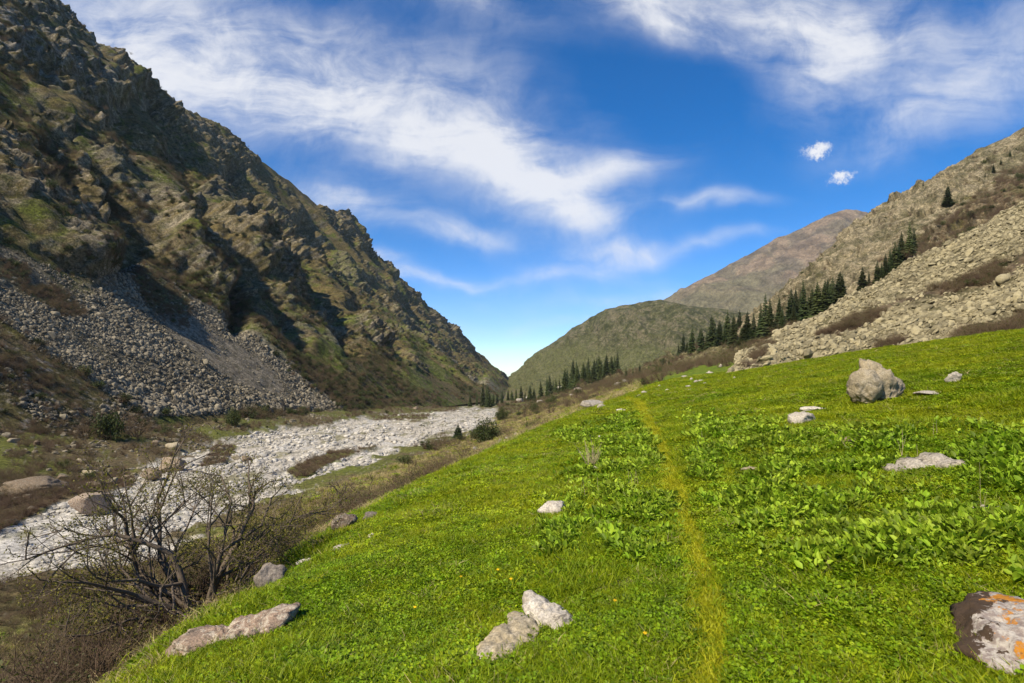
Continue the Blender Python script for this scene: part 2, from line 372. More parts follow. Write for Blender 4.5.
# ------------------------------------------------------------------ generic loft hillside through guide curves
SURF = {}
def loft(name, curves, nc, nr, rowpos=None, back=(600, .0), disp=None, colfn=None, material=None, spacing=1.0):
    """curves: bottom..top, each a list of (px, py, depth) with matching points"""
    W3 = []
    for cv in curves:
        a = np.array(cv, float); k = np.arange(len(a)); t = np.linspace(0, len(a)-1, nc)
        X = (a[:, 0]-CX)/F*a[:, 2]; Z = (HY-a[:, 1])/F*a[:, 2]
        W3.append(np.stack([np.interp(t, k, X), np.interp(t, k, a[:, 2]), np.interp(t, k, Z)], -1))
    W3 = np.array(W3); m = len(W3)
    tt = np.linspace(0, 1, nr)**spacing*(m-1); i = np.minimum(tt.astype(int), m-2); f = (tt-i)[:, None, None]
    P = W3[i]*(1-f)+W3[i+1]*f
    px, py = proj(P[..., 0], P[..., 1], P[..., 2]); T = np.broadcast_to((np.linspace(0, 1, nr)**spacing)[:, None], px.shape)
    if disp is not None: P = P+disp(P, px, py, T)
    # the far side of the hill, so that it has its own thickness
    bx, dz = back
    nb = 30; s = np.linspace(0, 1, nb+1)[1:, None, None]; top = P[-1][None]
    out = top[..., :2]/np.linalg.norm(top[..., :2], axis=-1, keepdims=True)
    Bk = np.concatenate([top[..., :2]+out*bx*s, top[..., 2:3]-(dz*s**1.3)], -1)
    Bk[..., 2] += fbm(Bk*.02, 3, 55)*6*s[..., 0]*min(1, bx/300)
    Q = np.concatenate([P, Bk], 0)
    N = gnormals(Q); px2, py2 = proj(Q[..., 0], Q[..., 1], Q[..., 2])
    T2 = np.concatenate([T, np.ones((nb, nc))], 0)
    col = colfn(Q, N, px2, py2, T2)
    o = link(name, mesh_np(name, Q, grid_faces(*px2.shape), material, col=col), kind='structure')
    SURF[name] = (P, N[:nr], px2[:nr], py2[:nr]); return o
def onsurf(name, px, py):
    P, N, a, b = SURF[name]; d = (a-px)**2+(b-py)**2; d = d+P[..., 1]*1e-4; i = np.unravel_index(np.argmin(d), d.shape)
    return Vector(P[i].tolist())

# ------------------------------------------------------------------ left mountain
NY, NT_ = 1000, 760
Yc = np.concatenate([np.linspace(-300, 60, 60, endpoint=False), np.geomspace(60, 1750, NY-60)])
ridge_px = [(45, 0, 470), (69, 17, 490), (86, 44, 505), (93, 54, 515), (111, 61, 540), (130, 64, 560), (148, 93, 585), (168, 108, 620), (189, 116, 655), (207, 119, 690),
            (215, 128, 705), (236, 141, 750), (259, 160, 810), (290, 182, 895), (323, 210, 1000), (346, 218, 1080), (355, 229, 1110), (364, 250, 1130), (395, 275, 1200),
            (414, 295, 1250), (436, 314, 1310), (461, 336, 1400), (474, 350, 1460), (494, 367, 1570), (509, 379, 1700), (512, 381, 1750)]
RY = [-300, 0, 250, 380]+[p[2] for p in ridge_px]
RX = [-430, -420, -410, -395]+[(p[0]-CX)/F*p[2] for p in ridge_px]
RZ = [330, 340, 345, 330]+[(HY-p[1])/F*p[2] for p in ridge_px]
BY = [-300, 0, 60, 95, 130, 165, 240, 340, 600, 1000, 1750]
BX = [-110, -100, -90, -85.5, -78, -79, -72.5, -55, -12.6, -8, 2]
BZ = [-10, -14, -15, -15.5, -17.0, -18, -19, -22, -29, -38, -52]
Tt = np.linspace(0, 1, NT_)**1.25
YY, TT = np.meshgrid(Yc, Tt)
xb, zb = np.interp(YY, BY, BX), np.interp(YY, BY, BZ); xt, zt = np.interp(YY, RY, RX), np.interp(YY, RY, RZ)
gT = .66*TT+.34*TT**1.7
LX = xb+(xt-xb)*TT; LZ = zb-2+(zt-zb+2)*gT
lpx, lpy = proj(LX, YY, LZ); inf = (YY > 40)
lpx = np.where(inf, lpx, -999); lpy = np.where(inf, lpy, -999)
SC_FAN = [(-80, 190), (0, 245), (50, 266), (92, 284), (120, 262), (136, 250), (175, 280), (225, 313), (290, 368), (346, 410), (300, 414), (232, 414), (150, 416), (110, 395), (60, 362), (0, 325), (-90, 270)]
FAN_GREEN = [[(128, 262), (150, 262), (192, 300), (190, 328), (165, 320), (140, 296)], [(20, 284), (60, 285), (100, 318), (60, 316)], [(0, 262), (30, 268), (28, 278), (0, 272)]]
FAN_FINE = [(150, 306), (200, 314), (245, 346), (300, 384), (325, 404), (290, 402), (235, 384), (180, 344)]
ROCKS = [([(185, 200), (215, 185), (245, 212), (268, 240), (292, 272), (305, 300), (283, 296), (250, 258), (218, 228)], 10),
         ([(262, 205), (286, 212), (292, 236), (272, 226)], 8), ([(322, 211), (350, 218), (366, 252), (345, 236)], 12),
         ([(62, 118), (120, 160), (165, 195), (187, 240), (176, 268), (128, 222), (95, 165)], 9),
         ([(-20, -40), (50, -10), (95, 50), (150, 90), (120, 105), (60, 95), (-20, 60)], 9), ([(150, 95), (215, 122), (260, 162), (250, 168), (200, 140), (150, 112)], 6),
         ([(385, 268), (480, 350), (470, 353), (425, 314), (388, 280)], 5), ([(65, 100), (100, 110), (120, 140), (90, 135)], 5), ([(20, 60), (60, 50), (80, 80), (40, 85)], 5),
         ([(-20, 130), (20, 140), (60, 190), (110, 240), (95, 282), (40, 255), (-20, 215)], 6)]
CLIFFS = [  # foot line (left to right), uphill decay and height in metres, height scaled by depth/200
    ([(-40, 180), (0, 213), (30, 246), (62, 272), (92, 283), (116, 270), (123, 250), (112, 205), (95, 170)], 55, 24, 9),
    ([(150, 225), (165, 255), (195, 290), (222, 311), (238, 285), (232, 262), (205, 225), (185, 200)], 45, 19, 9),
    ([(215, 240), (240, 262), (262, 282), (275, 272), (262, 245)], 25, 9, 6),
    ([(318, 318), (345, 334), (375, 350), (398, 354), (390, 338)], 18, 10, 6),
    ([(5, 82), (30, 112), (60, 140), (75, 150), (70, 125)], 40, 15, 9), ([(100, 88), (120, 100), (150, 98), (146, 80)], 25, 10, 7)]
U = xyz(LX, YY, LZ)
q1 = xyz(LX, YY, LZ, .0028, .0135, .0028)
wv = fbm(U*.01, 3, 70)
rg = ridged(q1+wv[..., None]*.3, 3, 71, .4)
edge = np.minimum(ss(TT, .02, .14), 1-.85*ss(TT, .82, 1.0))
inpoly = lambda poly, a, b, wob=0: ss(sdpoly(lpx, lpy, poly)+wob, a, b)
wob = 7*fbm(U*.03, 4, 80, .65)
fan = inpoly(SC_FAN, -2, 5, wob*.35)
LOWER = [(-200, 230), (0, 325), (60, 362), (110, 395), (150, 416), (170, 440), (0, 470), (-200, 520)]
low = inpoly(LOWER, -3, 5, wob*.5)
smooth_area = np.maximum(fan, low)
off = (rg-.45)*15*edge*(1-.93*smooth_area)*np.interp(YY, [60, 200, 500, 1500], [.45, .7, 1.1, 1.5])
foot = np.exp(-np.maximum(TT, 0)*9)
off *= (1-.5*foot)
rockm = np.zeros_like(off); HK = .62
GULLIES = [([(48, 150), (75, 195), (105, 232), (130, 254)], 15, 12), ([(118, 118), (165, 172), (203, 222), (232, 272), (240, 320)], 13, 10), ([(20, 62), (70, 88), (100, 112), (125, 150)], 12, 9),
           ([(235, 175), (285, 240), (322, 300), (352, 350)], 12, 8), ([(305, 222), (350, 280), (400, 345)], 10, 7), ([(150, 112), (200, 160), (240, 205)], 8, 8), ([(400, 300), (440, 345), (480, 378)], 8, 6), ([(170, 150), (190, 185), (225, 235), (262, 290), (300, 345)], 7, 7)]
for gp_, dep, wd in GULLIES:
    d = segdist(lpx, lpy, gp_)+wob*.5; off -= np.exp(-(d/wd)**2)*dep*.8*np.clip(YY/260, .7, 2.4)
for poly, hgt in ROCKS:
    mk = inpoly(poly, -5, 7, wob); rockm = np.maximum(rockm, mk); off += mk*hgt*HK*np.clip(YY/350, .5, 2.2)
shift = np.zeros_like(off)
for ft, L, hgt, wd in CLIFFS:
    poly = list(ft); d = segdist(lpx, lpy, ft)
    # region uphill of the foot line: above it on the picture plane
    cx0 = np.mean([p[0] for p in ft]); cy0 = np.mean([p[1] for p in ft])
    up = [(ft[0][0]-L*.9, ft[0][1]-L*1.6), (ft[-1][0]-L*1.1, ft[-1][1]-L*.9)]
    pg = list(ft)+[up[1], up[0]]
    sdv = sdpoly(lpx, lpy, pg)+wob*.35
    k = ss(d, 0, wd)*np.exp(-d/L*1.1)*(sdv > 0)*ss(sdv, 0, wd*1.6)
    shift += k*hgt*.62*(1+.6*wv)*np.clip(YY/220, .6, 3); rockm = np.maximum(rockm, ss(sdv, 0, 4)*ss(wd*3.2-d+wob, 0, 9)*.95)
crag = ridged(xyz(LX, YY, LZ, .016, .05, .020)+wv[..., None]*.5, 5, 90, .58)
crag2 = fbm(U*.16, 4, 95, .6); m_break = fbm(U*.025, 4, 96, .6)
rockm = np.clip(rockm*ss(m_break, -.28, .12)+ss(crag+.6*wv, .80, .92)*.6*(1-smooth_area)*ss(TT, .05, .2), 0, 1)
off += (crag-.5)*(.6+2.5*rockm)*(1-.95*smooth_area)*edge*np.clip(YY/450, .5, 1.7)
Wd = U+3*np.stack([perlin(U*.05, 101), perlin(U*.05, 102), perlin(U*.05, 103)], -1)
fa, ea = facet(Wd*np.array((.035, .045, .045)), 3); fb_, eb = facet(Wd*np.array((.10, .13, .13)), 5); fc_, ec = facet(U*.28, 7)
off += rockm*(1-.97*smooth_area)*np.minimum(edge*1.3, 1)*(fa*8+fb_*4.4+fc_*2.0*ss(900-YY, 0, 400))*np.clip(YY/420, .55, 1.15)
blocky = np.abs(perlin(U*.09, 97))*3+np.abs(perlin(U*.22, 98))*1.5
off += crag2*(.25+1.8*rockm)*(1-.6*smooth_area)*np.clip(YY/500, .5, 1.8)
off += smooth_area*fbm(U*.03, 4, 99)*1.3*ss(TT, 0, .05)
nrm = np.array((.62, -.12, .77))
LP = U+off[..., None]*nrm+shift[..., None]*np.array((.75, -.15, .62))
# far side
nb = 24; s = np.linspace(0, 1, nb+1)[1:, None, None]
BK = LP[-1][None]+s*np.array((-260, 0, -200))
BK[..., 2] += fbm(BK*.02, 3, 60)*8*s[..., 0]
LQ = np.concatenate([LP, BK], 0); LN = gnormals(LQ)
pad = lambda a: np.concatenate([a, np.repeat(a[-1:], nb, 0)], 0)
rk, fn, lw, tt2 = pad(rockm), pad(fan), pad(low), pad(TT)
m1 = fbm(LQ*.02, 4, 110); m2 = fbm(LQ*.12, 4, 111); m3 = fbm(LQ*.5, 3, 112)
c = cmix(np.broadcast_to(np.array((.115, .088, .034)), LQ.shape), (.075, .085, .014), ss(m1+m2*.6, -.1, .45)); c = cmix(c, (.14, .11, .07), ss(m1-m2*.5+m3*.3, .1, .6)*.6)
py_ = pad(lpy); px_ = pad(lpx)
c = cmix(c, (.10, .125, .018), ss(px_, 230, 360)*ss(py_, 200, 300)*ss(m2+m1, -.2, .4)*.6)
steep = ss(LN[..., 2], .40, .24)*ss(m2+m3, -.5, .25)
rk2 = np.clip(np.maximum(rk*ss(m2+m3*.8, -.35, .15), steep*.9), 0, 1)
rc = cmix(np.broadcast_to(np.array((.235, .19, .12)), LQ.shape), (.14, .115, .075), ss(m1+m3*.5, -.2, .5)); rc = cmix(rc, (.30, .255, .18), ss(m3+m2*.4, .2, .7)*.6)
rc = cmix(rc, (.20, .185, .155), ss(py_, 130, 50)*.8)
rc = cmix(rc, (.07, .06, .045), pad(ss(.10-eb, 0, .08))*.6); rc = cmix(rc, (.30, .25, .17), pad(ss(fb_, .1, .5))*.4)
for i in range(3): c[..., i] = c[..., i]*(1-rk2)+rc[..., i]*rk2
sc = cmix(np.broadcast_to(np.array((.175, .148, .098)), LQ.shape), (.125, .11, .075), ss(m3+m2, -.1, .7))
fg = np.zeros_like(fn)
for g in FAN_GREEN: fg = np.maximum(fg, ss(sdpoly(px_, py_, g)+pad(wob)*.5, -3, 4))
fg = np.maximum(fg, ss(fbm(xyz(LQ[..., 0], LQ[..., 1], LQ[..., 2], .02, .08, .02), 4, 120), .28, .42)*.8)
fine_g = ss(sdpoly(px_, py_, FAN_FINE)+pad(wob)*.4, -3, 5)
sc = cmix(sc, (.215, .18, .125), fine_g); sc = cmix(sc, (.115, .105, .035), fg*(1-fine_g)*.9)
lowc = cmix(np.broadcast_to(np.array((.125, .09, .05)), LQ.shape), (.095, .08, .03), ss(m2+m1, -.1, .4)); lowc = cmix(lowc, (.22, .19, .15), ss(m3+m2*.5, .35, .6))
for i in range(3):
    c[..., i] = c[..., i]*(1-fn)+sc[..., i]*fn; c[..., i] = c[..., i]*(1-lw)+lowc[..., i]*lw
# small scree chutes on the far slope
for ch in ([(318, 290), (335, 330), (352, 352), (345, 358), (322, 335)], [(392, 300), (440, 350), (500, 388), (494, 390), (430, 350)], [(150, 258), (225, 310), (345, 408), (335, 408), (215, 312)], [(70, 100), (105, 118), (100, 122)]):
    k = ss(sdpoly(px_, py_, ch)+pad(wob)*.25, -1.5, 2.5); c = cmix(c, (.20, .175, .12), k*.85)
left_mountain = link('mountain_slope', mesh_np('mountain_slope', LQ, grid_faces(*LQ.shape[:2])[:, ::-1], M_mount, col=c), kind='structure')
SURF['left'] = (LP, LN[:NT_], *proj(LP[..., 0], np.where(YY > 40, YY, 1e6), LP[..., 2]))

# ------------------------------------------------------------------ right: debris cone, rocky hillside, wooded hill, distant peak
SHRUB_BANDS = [[(812, 338), (850, 320), (880, 306), (905, 300), (960, 280), (1030, 252), (1200, 190), (1200, 205), (1030, 264), (990, 286), (930, 297), (900, 303), (880, 318), (840, 336)],
               [(925, 352), (960, 335), (1030, 318), (1030, 330), (960, 345)], [(742, 370), (753, 357), (770, 343), (774, 347), (757, 364)], [(870, 350), (905, 340), (915, 348), (880, 356)]]
def scree_disp(P, px, py, T):
    e = ss(T, 0, .06)
    n = fbm(P*.06, 4, 130)*1.2*e + fbm(P*.35, 4, 131)*.3 + ridged(P*np.array((.05, .12, .1)), 3, 133)*.8*e
    b = np.abs(perlin(P*.9, 134))*.35
    return (n+b*e)[..., None]*np.array((-.3, -.2, .9))
def scree_col(Q, N, px, py, T):
    m = fbm(Q*.25, 3, 140); m3 = fbm(Q*1.2, 3, 141)
    c = cmix(np.broadcast_to(np.array((.26, .22, .125)), Q.shape), (.17, .145, .08), ss(m3+m*.5, -.1, .6))
    sb = np.zeros_like(m)
    for b in SHRUB_BANDS: sb = np.maximum(sb, ss(sdpoly(px, py, b)+m*6, -2, 3))
    c = cmix(c, (.12, .09, .055), sb)
    return c
loft('scree_slope', [[(728, 381, 49), (760, 374, 49.5), (800, 368, 50), (860, 358, 49), (940, 348, 43), (1024, 336, 37.5), (1300, 300, 27), (2400, 380, 14)],
                     [(737, 374, 56), (765, 360, 64), (806, 348, 68), (870, 332, 70), (950, 311, 66), (1030, 285, 62), (1330, 205, 54), (2500, 150, 33)],
                     [(739, 367, 62), (764, 346, 82), (806, 322, 98), (862, 293, 108), (930, 252, 112), (1040, 196, 116), (1400, 50, 110), (2700, -250, 75)]],
     700, 460, back=(60, 16), disp=scree_disp, colfn=scree_col, material=M_hill)

def hill_disp(P, px, py, T):
    e = ss(T, 0, .1)*(1-.5*ss(T, .9, 1))
    r = ridged(P*np.array((.012, .025, .02)), 5, 150, .55); k = ridged(P*np.array((.05, .07, .06)), 5, 151, .6)
    b = np.abs(perlin(P*.09, 152))*4+np.abs(perlin(P*.22, 153))*2.4
    m = ss(fbm(P*.02, 3, 154), -.35, .1); f1, _e = facet(P*.05, 31); f2, _e = facet(P*.16, 33)
    return (((r-.45)*12+(k-.5)*3+(f1*5+f2*2.6+b*.25)*m+fbm(P*.4, 3, 155)*.5)*e)[..., None]*np.array((-.55, -.25, .78))
BROWN_BAND = [(745, 350), (855, 292), (900, 252), (955, 212), (1030, 158), (1400, -20), (1400, 120), (1030, 215), (940, 262), (870, 300), (760, 358)]
def hill_col(Q, N, px, py, T):
    m = fbm(Q*.02, 4, 160); m2 = fbm(Q*.1, 4, 161); m3 = fbm(Q*.5, 3, 162)
    c = cmix(np.broadcast_to(np.array((.23, .19, .115)), Q.shape), (.14, .12, .07), ss(m2+m3*.5, -.2, .5))
    veg = ss(m+m2*.9+.25*(N[..., 2]-.7), .02, .32)
    c = cmix(c, (.10, .088, .045), veg*.7)
    bb = ss(sdpoly(px, py, BROWN_BAND)+m2*12, -3, 4)
    c = cmix(c, (.15, .105, .06), bb*.85*ss(m3, -.6, .1)); c = cmix(c, (.11, .10, .03), bb*ss(m2, .1, .4)*.6)
    lowz = ss(py, 330, 350)*ss(900-px, 0, 100); c = cmix(c, (.12, .105, .045), lowz*.7)
    return c
loft('rocky_hillside', [[(560, 404, 300), (640, 390, 260), (690, 378, 235), (760, 362, 205), (850, 325, 195), (940, 290, 190), (1024, 255, 190), (1500, 120, 160), (3000, 0, 90)],
                        [(590, 394, 400), (650, 374, 330), (720, 348, 330), (765, 318, 310), (825, 280, 300), (900, 236, 290), (1024, 185, 285), (1500, 10, 260), (3100, -200, 150)],
                        [(610, 388, 520), (680, 362, 480), (725, 335, 470), (770, 304, 460), (802, 276, 455), (866, 217, 440), (935, 179, 430), (968, 157, 425), (990, 141, 420),][:9],
                        ][:2]+[[(610, 388, 520), (680, 362, 480), (735, 334, 470), (790, 288, 455), (866, 217, 445), (935, 179, 435), (975, 152, 428), (1440, -60, 380), (3200, -500, 230)]],
     900, 420, back=(250, 60), disp=hill_disp, colfn=hill_col, material=M_hill)

def mid_disp(P, px, py, T):
    e = ss(T, 0, .1)*(1-.7*ss(T, .85, 1)); r = ridged(P*np.array((.010, .005, .006)), 4, 170, .5)
    return (((r-.45)*22+fbm(P*.05, 4, 171)*5+np.abs(perlin(P*.04, 172))*6)*e)[..., None]*np.array((-.5, -.3, .8))
def mid_col(Q, N, px, py, T):
    m = fbm(Q*.01, 4, 173); m2 = fbm(Q*np.array((.06, .02, .03)), 4, 174); m3 = fbm(Q*.18, 3, 175)
    c = cmix(np.broadcast_to(np.array((.075, .075, .032)), Q.shape), (.135, .115, .07), ss(m2+m3*1.2, 0, .5)*.85); c = cmix(c, (.03, .036, .012), ss(fbm(Q*.09, 4, 176)-m2*.4, .0, .3)*.8)
    g = ss(py+m*14, 338, 356); c = cmix(c, (.085, .09, .032), g*.85)
    return c
loft('wooded_hill', [[(507, 386, 1500), (530, 394, 1000), (600, 394, 760), (680, 386, 680), (760, 376, 650), (900, 360, 600)],
                     [(509, 382, 1550), (535, 378, 1220), (600, 368, 1000), (680, 350, 900), (750, 340, 850), (880, 345, 800)],
                     [(511, 377, 1600), (534, 355, 1460), (570, 331, 1340), (606, 309, 1250), (660, 300, 1180), (760, 316, 1120)]],
     620, 320, back=(700, 180), disp=mid_disp, colfn=mid_col, material=M_hill)

def far_disp(P, px, py, T):
    e = ss(T, 0, .1)*(1-.7*ss(T, .85, 1)); r = ridged(P*np.array((.0035, .0012, .001)), 5, 180, .5)
    return (((r-.45)*75+fbm(P*.012, 4, 181)*10)*e)[..., None]*np.array((-.4, -.4, .8))
def far_col(Q, N, px, py, T):
    m = fbm(Q*.004, 4, 182); m2 = fbm(Q*np.array((.012, .004, .004)), 4, 183); m3 = fbm(Q*.03, 3, 184)
    c = cmix(np.broadcast_to(np.array((.175, .13, .085)), Q.shape), (.14, .115, .075), ss(m+m2*.6, -.1, .3)); c = cmix(c, (.095, .075, .055), ss(m2+m3*.4, .12, .4)*.6)
    c = cmix(c, (.115, .105, .055), ss(py+m*20, 262, 300)*.75)
    return c
loft('distant_mountain', [[(600, 345, 2000), (680, 345, 1950), (760, 345, 1850), (850, 350, 1800), (950, 350, 1750)],
                          [(632, 318, 2900), (722, 267, 2850), (778, 236, 2800), (846, 210, 2750), (960, 228, 2700)]][:1] +
                         [[(615, 330, 2450), (700, 303, 2400), (768, 285, 2350), (846, 270, 2250), (955, 280, 2200)],
                          [(632, 319, 2900), (722, 267, 2850), (778, 236, 2800), (846, 210, 2750), (960, 226, 2700)]],
     600, 300, back=(1500, 500), disp=far_disp, colfn=far_col, material=M_far, spacing=1)

# ------------------------------------------------------------------ scatter of instances (stuff only)
def scatter(name, pts, rot, scl, idx, protos, label, cat):
    """protos: meshes; pts (n,3)"""
    pc = bpy.data.collections.new(name+'_prototypes')
    for k, me in enumerate(protos):
        o = bpy.data.objects.new('%s_%02d' % (name, k), me); pc.objects.link(o)
    me = bpy.data.meshes.new(name); n = len(pts); me.vertices.add(n); me.vertices.foreach_set('co', np.asarray(pts, np.float32).ravel())
    a = me.attributes.new('rot', 'FLOAT_VECTOR', 'POINT'); a.data.foreach_set('vector', np.asarray(rot, np.float32).ravel())
    scl = np.asarray(scl, np.float32)
    if scl.ndim == 1: scl = np.repeat(scl[:, None], 3, 1)
    a = me.attributes.new('scl', 'FLOAT_VECTOR', 'POINT'); a.data.foreach_set('vector', scl.ravel())
    a = me.attributes.new('idx', 'INT', 'POINT'); a.data.foreach_set('value', np.asarray(idx, np.int32))
    o = link(name, me, label=label, cat=cat, kind='stuff')
    g = bpy.data.node_groups.new(name, 'GeometryNodeTree')
    g.interface.new_socket('Geometry', in_out='INPUT', socket_type='NodeSocketGeometry'); g.interface.new_socket('Geometry', in_out='OUTPUT', socket_type='NodeSocketGeometry')
    N = g.nodes.new; i = N('NodeGroupInput'); ou = N('NodeGroupOutput'); ip = N('GeometryNodeInstanceOnPoints'); ci = N('GeometryNodeCollectionInfo')
    ci.inputs[0].default_value = pc; ci.inputs[1].default_value = True; ci.inputs[2].default_value = True
    ip.inputs['Pick Instance'].default_value = True
    L = g.links.new; L(i.outputs[0], ip.inputs['Points']); L(ci.outputs[0], ip.inputs['Instance'])
    for nm, ty, tgt in (('rot', 'FLOAT_VECTOR', 'Rotation'), ('scl', 'FLOAT_VECTOR', 'Scale'), ('idx', 'INT', 'Instance Index')):
        a = N('GeometryNodeInputNamedAttribute'); a.data_type = ty; a.inputs[0].default_value = nm; s_ = a.outputs[0]
        if tgt == 'Rotation':
            e = N('FunctionNodeEulerToRotation'); L(s_, e.inputs[0]); s_ = e.outputs[0]
        L(s_, ip.inputs[tgt])
    L(ip.outputs[0], ou.inputs[0])
    md = o.modifiers.new('instances', 'NODES'); md.node_group = g
    return o

import bmesh
def ico(sub):
    bm = bmesh.new(); bmesh.ops.create_icosphere(bm, subdivisions=sub, radius=1)
    V = np.array([v.co[:] for v in bm.verts], np.float32); Fc = np.array([[v.index for v in f.verts] for f in bm.faces], np.int32); bm.free(); return V, Fc
ICO = {k: ico(k) for k in (1, 2, 3, 4, 5)}
def rock_verts(sub, lobes=None, seed=0, cuts=9, rough=.12, scale=(1, 1, 1), fine=.03, cut_lo=.62):
    V, Fc = ICO[sub]; r_ = np.random.default_rng(seed); d = V/np.linalg.norm(V, axis=1)[:, None]
    if lobes is None: r = np.ones(len(d))
    else:
        r = np.zeros(len(d))
        for (cx, cy, cz, ax, ay, az) in lobes:
            c_ = np.array((cx, cy, cz)); s_ = np.array((ax, ay, az)); D = d/s_; C0 = -c_/s_
            A = (D*D).sum(1); B = (D*C0).sum(1); Cc = (C0*C0).sum()-1; disc = B*B-A*Cc
            t = np.where(disc > 0, (-B+np.sqrt(np.maximum(disc, 0)))/A, 0); r = np.maximum(r, t)
    P = d*r[:, None]
    ext = np.abs(P).max()
    for k in range(cuts):
        n = r_.normal(size=3); n[2] *= .7; n /= np.linalg.norm(n); h = (P@n).max()*r_.uniform(cut_lo, .92); e = np.maximum((P@n)-h, 0); P = P-e[:, None]*n*.92
    n = fbm(P/ext*1.6+seed*3.3, 4, seed % 50, .55); n2 = ridged(P/ext*3.1+seed, 4, seed % 40+3, .6)-.5
    P = P*(1+rough*n+rough*.6*n2)[:, None]+d*(fine*fbm(P/ext*9+seed, 3, 9))[:, None]*ext
    return P*np.array(scale), Fc
def rock_mesh(name, material, sub=2, flat=False, **k):
    P, Fc = rock_verts(sub, **k); return mesh_np(name, P, Fc, material, smooth=not flat)
def rand_rot(n, tilt=3.14): return np.stack([rng.uniform(-tilt, tilt, n), rng.uniform(-tilt, tilt, n), rng.uniform(0, 6.28, n)], -1)

# left scree: pick vertices of the mountain in the fan, weighted by area
def surf_pick(name, weight, n):
    P, N, px, py = SURF[name]
    du = np.linalg.norm(np.gradient(P, axis=1), axis=-1); dv = np.linalg.norm(np.gradient(P, axis=0), axis=-1)
    wgt = (du*dv*weight).ravel(); wgt /= wgt.sum()
    k = rng.choice(wgt.size, n, p=wgt); i, j = np.unravel_index(k, px.shape)
    i = np.clip(i, 1, px.shape[0]-2); j = np.clip(j, 1, px.shape[1]-2)
    a = rng.uniform(-.5, .5, (n, 1)); b = rng.uniform(-.5, .5, (n, 1))
    return P[i, j]+a*(P[i+1, j]-P[i-1, j])+b*(P[i, j+1]-P[i, j-1]), px[i, j], py[i, j]
lm = [rock_mesh('scree_rock', M_scree_l, 2, True, seed=k, cuts=12, scale=(1, rng.uniform(.6, .95), rng.uniform(.45, .75)), rough=.1) for k in range(6)]
Pf, _, px, py = SURF['left']
fgm = np.zeros_like(fan)
for g in FAN_GREEN: fgm = np.maximum(fgm, ss(sdpoly(lpx, lpy, g)+wob*.5, -3, 4))
fine_m = ss(sdpoly(lpx, lpy, FAN_FINE)+wob*.4, -3, 5)
coarse = ss(fbm(U*.035, 4, 121)+.3*fbm(xyz(LX, YY, LZ, .01, .06, .01), 3, 122), -.2, .25)
wgt = fan*(1-.97*fgm)*(1-.80*fine_m)*(.08+.92*coarse)*(.35+.65*ss(lpy+.25*lpx, 300, 400))*np.clip(120/YY, .3, 1.5)**2
p, a, b = surf_pick('left', wgt, 75000)
s_ = rng.lognormal(-1.62, .6, len(p))*(1-.4*ss(sdpoly(a, b, FAN_FINE), -3, 5))*(1+.9*ss(b, 340, 410)*(rng.random(len(p)) < .3))
s_ = np.clip(s_*np.clip(p[:, 1]/150, .75, 1.5), .10, 1.5)
scatter('scree', p+np.array((0, 0, .1)), rand_rot(len(p)), s_, rng.integers(0, 6, len(p)), lm, 'broad fan of grey scree rubble spilling down from the dark cliff to the river', 'scree')
# right scree
rm = [rock_mesh('scree_block', M_scree, 2, True, seed=20+k, cuts=13, scale=(1, rng.uniform(.55, .9), rng.uniform(.3, .6)), rough=.07) for k in range(6)]
Pf, Nf, px, py = SURF['scree_slope']
sbm = np.zeros_like(px)
for bnd in SHRUB_BANDS: sbm = np.maximum(sbm, ss(sdpoly(px, py, bnd), -3, 3))
wgt = (1-.85*sbm)*np.clip(60/Pf[..., 1], .2, 1.5)**2*ss(2600-px, 0, 800)
p, a, b = surf_pick('scree_slope', wgt, 68000)
s_ = np.clip(rng.lognormal(-1.52, .45, len(p))*np.clip(p[:, 1]/60, .8, 2.2)**.5, .10, .85)
rt = np.stack([rng.normal(0, .35, len(p)), rng.normal(-.55, .3, len(p)), rng.normal(.6, .6, len(p))], -1)
scatter('scree', p+np.array((0, 0, .08)), rt, s_, rng.integers(0, 6, len(p)), rm, 'long slope of tan scree blocks rising to the right above the green meadow', 'scree')
n = 16000; yy_ = np.exp(rng.uniform(np.log(45), np.log(240), n)); xx_ = -rng.uniform(38, 100, n); zz_ = H(xx_, yy_); px, py = proj(xx_, yy_, zz_)
k = (river_mask(xx_, yy_, zz_) < .1) & (px > -200) & (rng.random(n) < ss(fbm(xyz(xx_, yy_, xx_*0)*.09, 3, 45), -.05, .45)*.8)
p = xyz(xx_, yy_, zz_)[k]; p2, a, b = surf_pick('left', low*ss(fbm(U*.05, 3, 233), 0, .3)*np.clip(100/YY, 0, 1.5)**2, 2600); p = np.concatenate([p, p2]); s_ = np.clip(rng.lognormal(-1.2, .55, len(p)), .1, 1.4)
scatter('loose_stones', p, rand_rot(len(p), .5), s_, rng.integers(0, 6, len(p)), lm, 'loose stones strewn through the scrub on the far bank of the river', 'stones')
# river stones
vm = [rock_mesh('river_stone', M_river, 2, True, seed=40+k, cuts=8, scale=(1, rng.uniform(.7, .95), rng.uniform(.45, .7)), rough=.06) for k in range(5)]
n = 420000; yy_ = np.exp(rng.uniform(np.log(20), np.log(330), n)); xx_ = yy_*rng.uniform(-1.25, .05, n); zz_ = H(xx_, yy_)
m = river_mask(xx_, yy_, zz_); dn = fbm(xyz(xx_, yy_, zz_, .12, .05), 3, 44)
keep = rng.random(n) < m*(.06+.8*ss(dn, -.15, .3))*np.clip(70/yy_, .2, 1)
p = xyz(xx_, yy_, zz_)[keep]; s_ = np.clip(rng.lognormal(-2.2, .6, len(p))*np.clip(p[:, 1]/60, .7, 2.4), .05, .9)
scatter('river_stones', p+np.array((0, 0, -.35))+np.array((0, 0, 1))*s_[:, None]*.15, rand_rot(len(p), .3), s_, rng.integers(0, 5, len(p)), vm, 'countless white stones covering the dry braided river bed', 'stones')
print('stones', len(p))

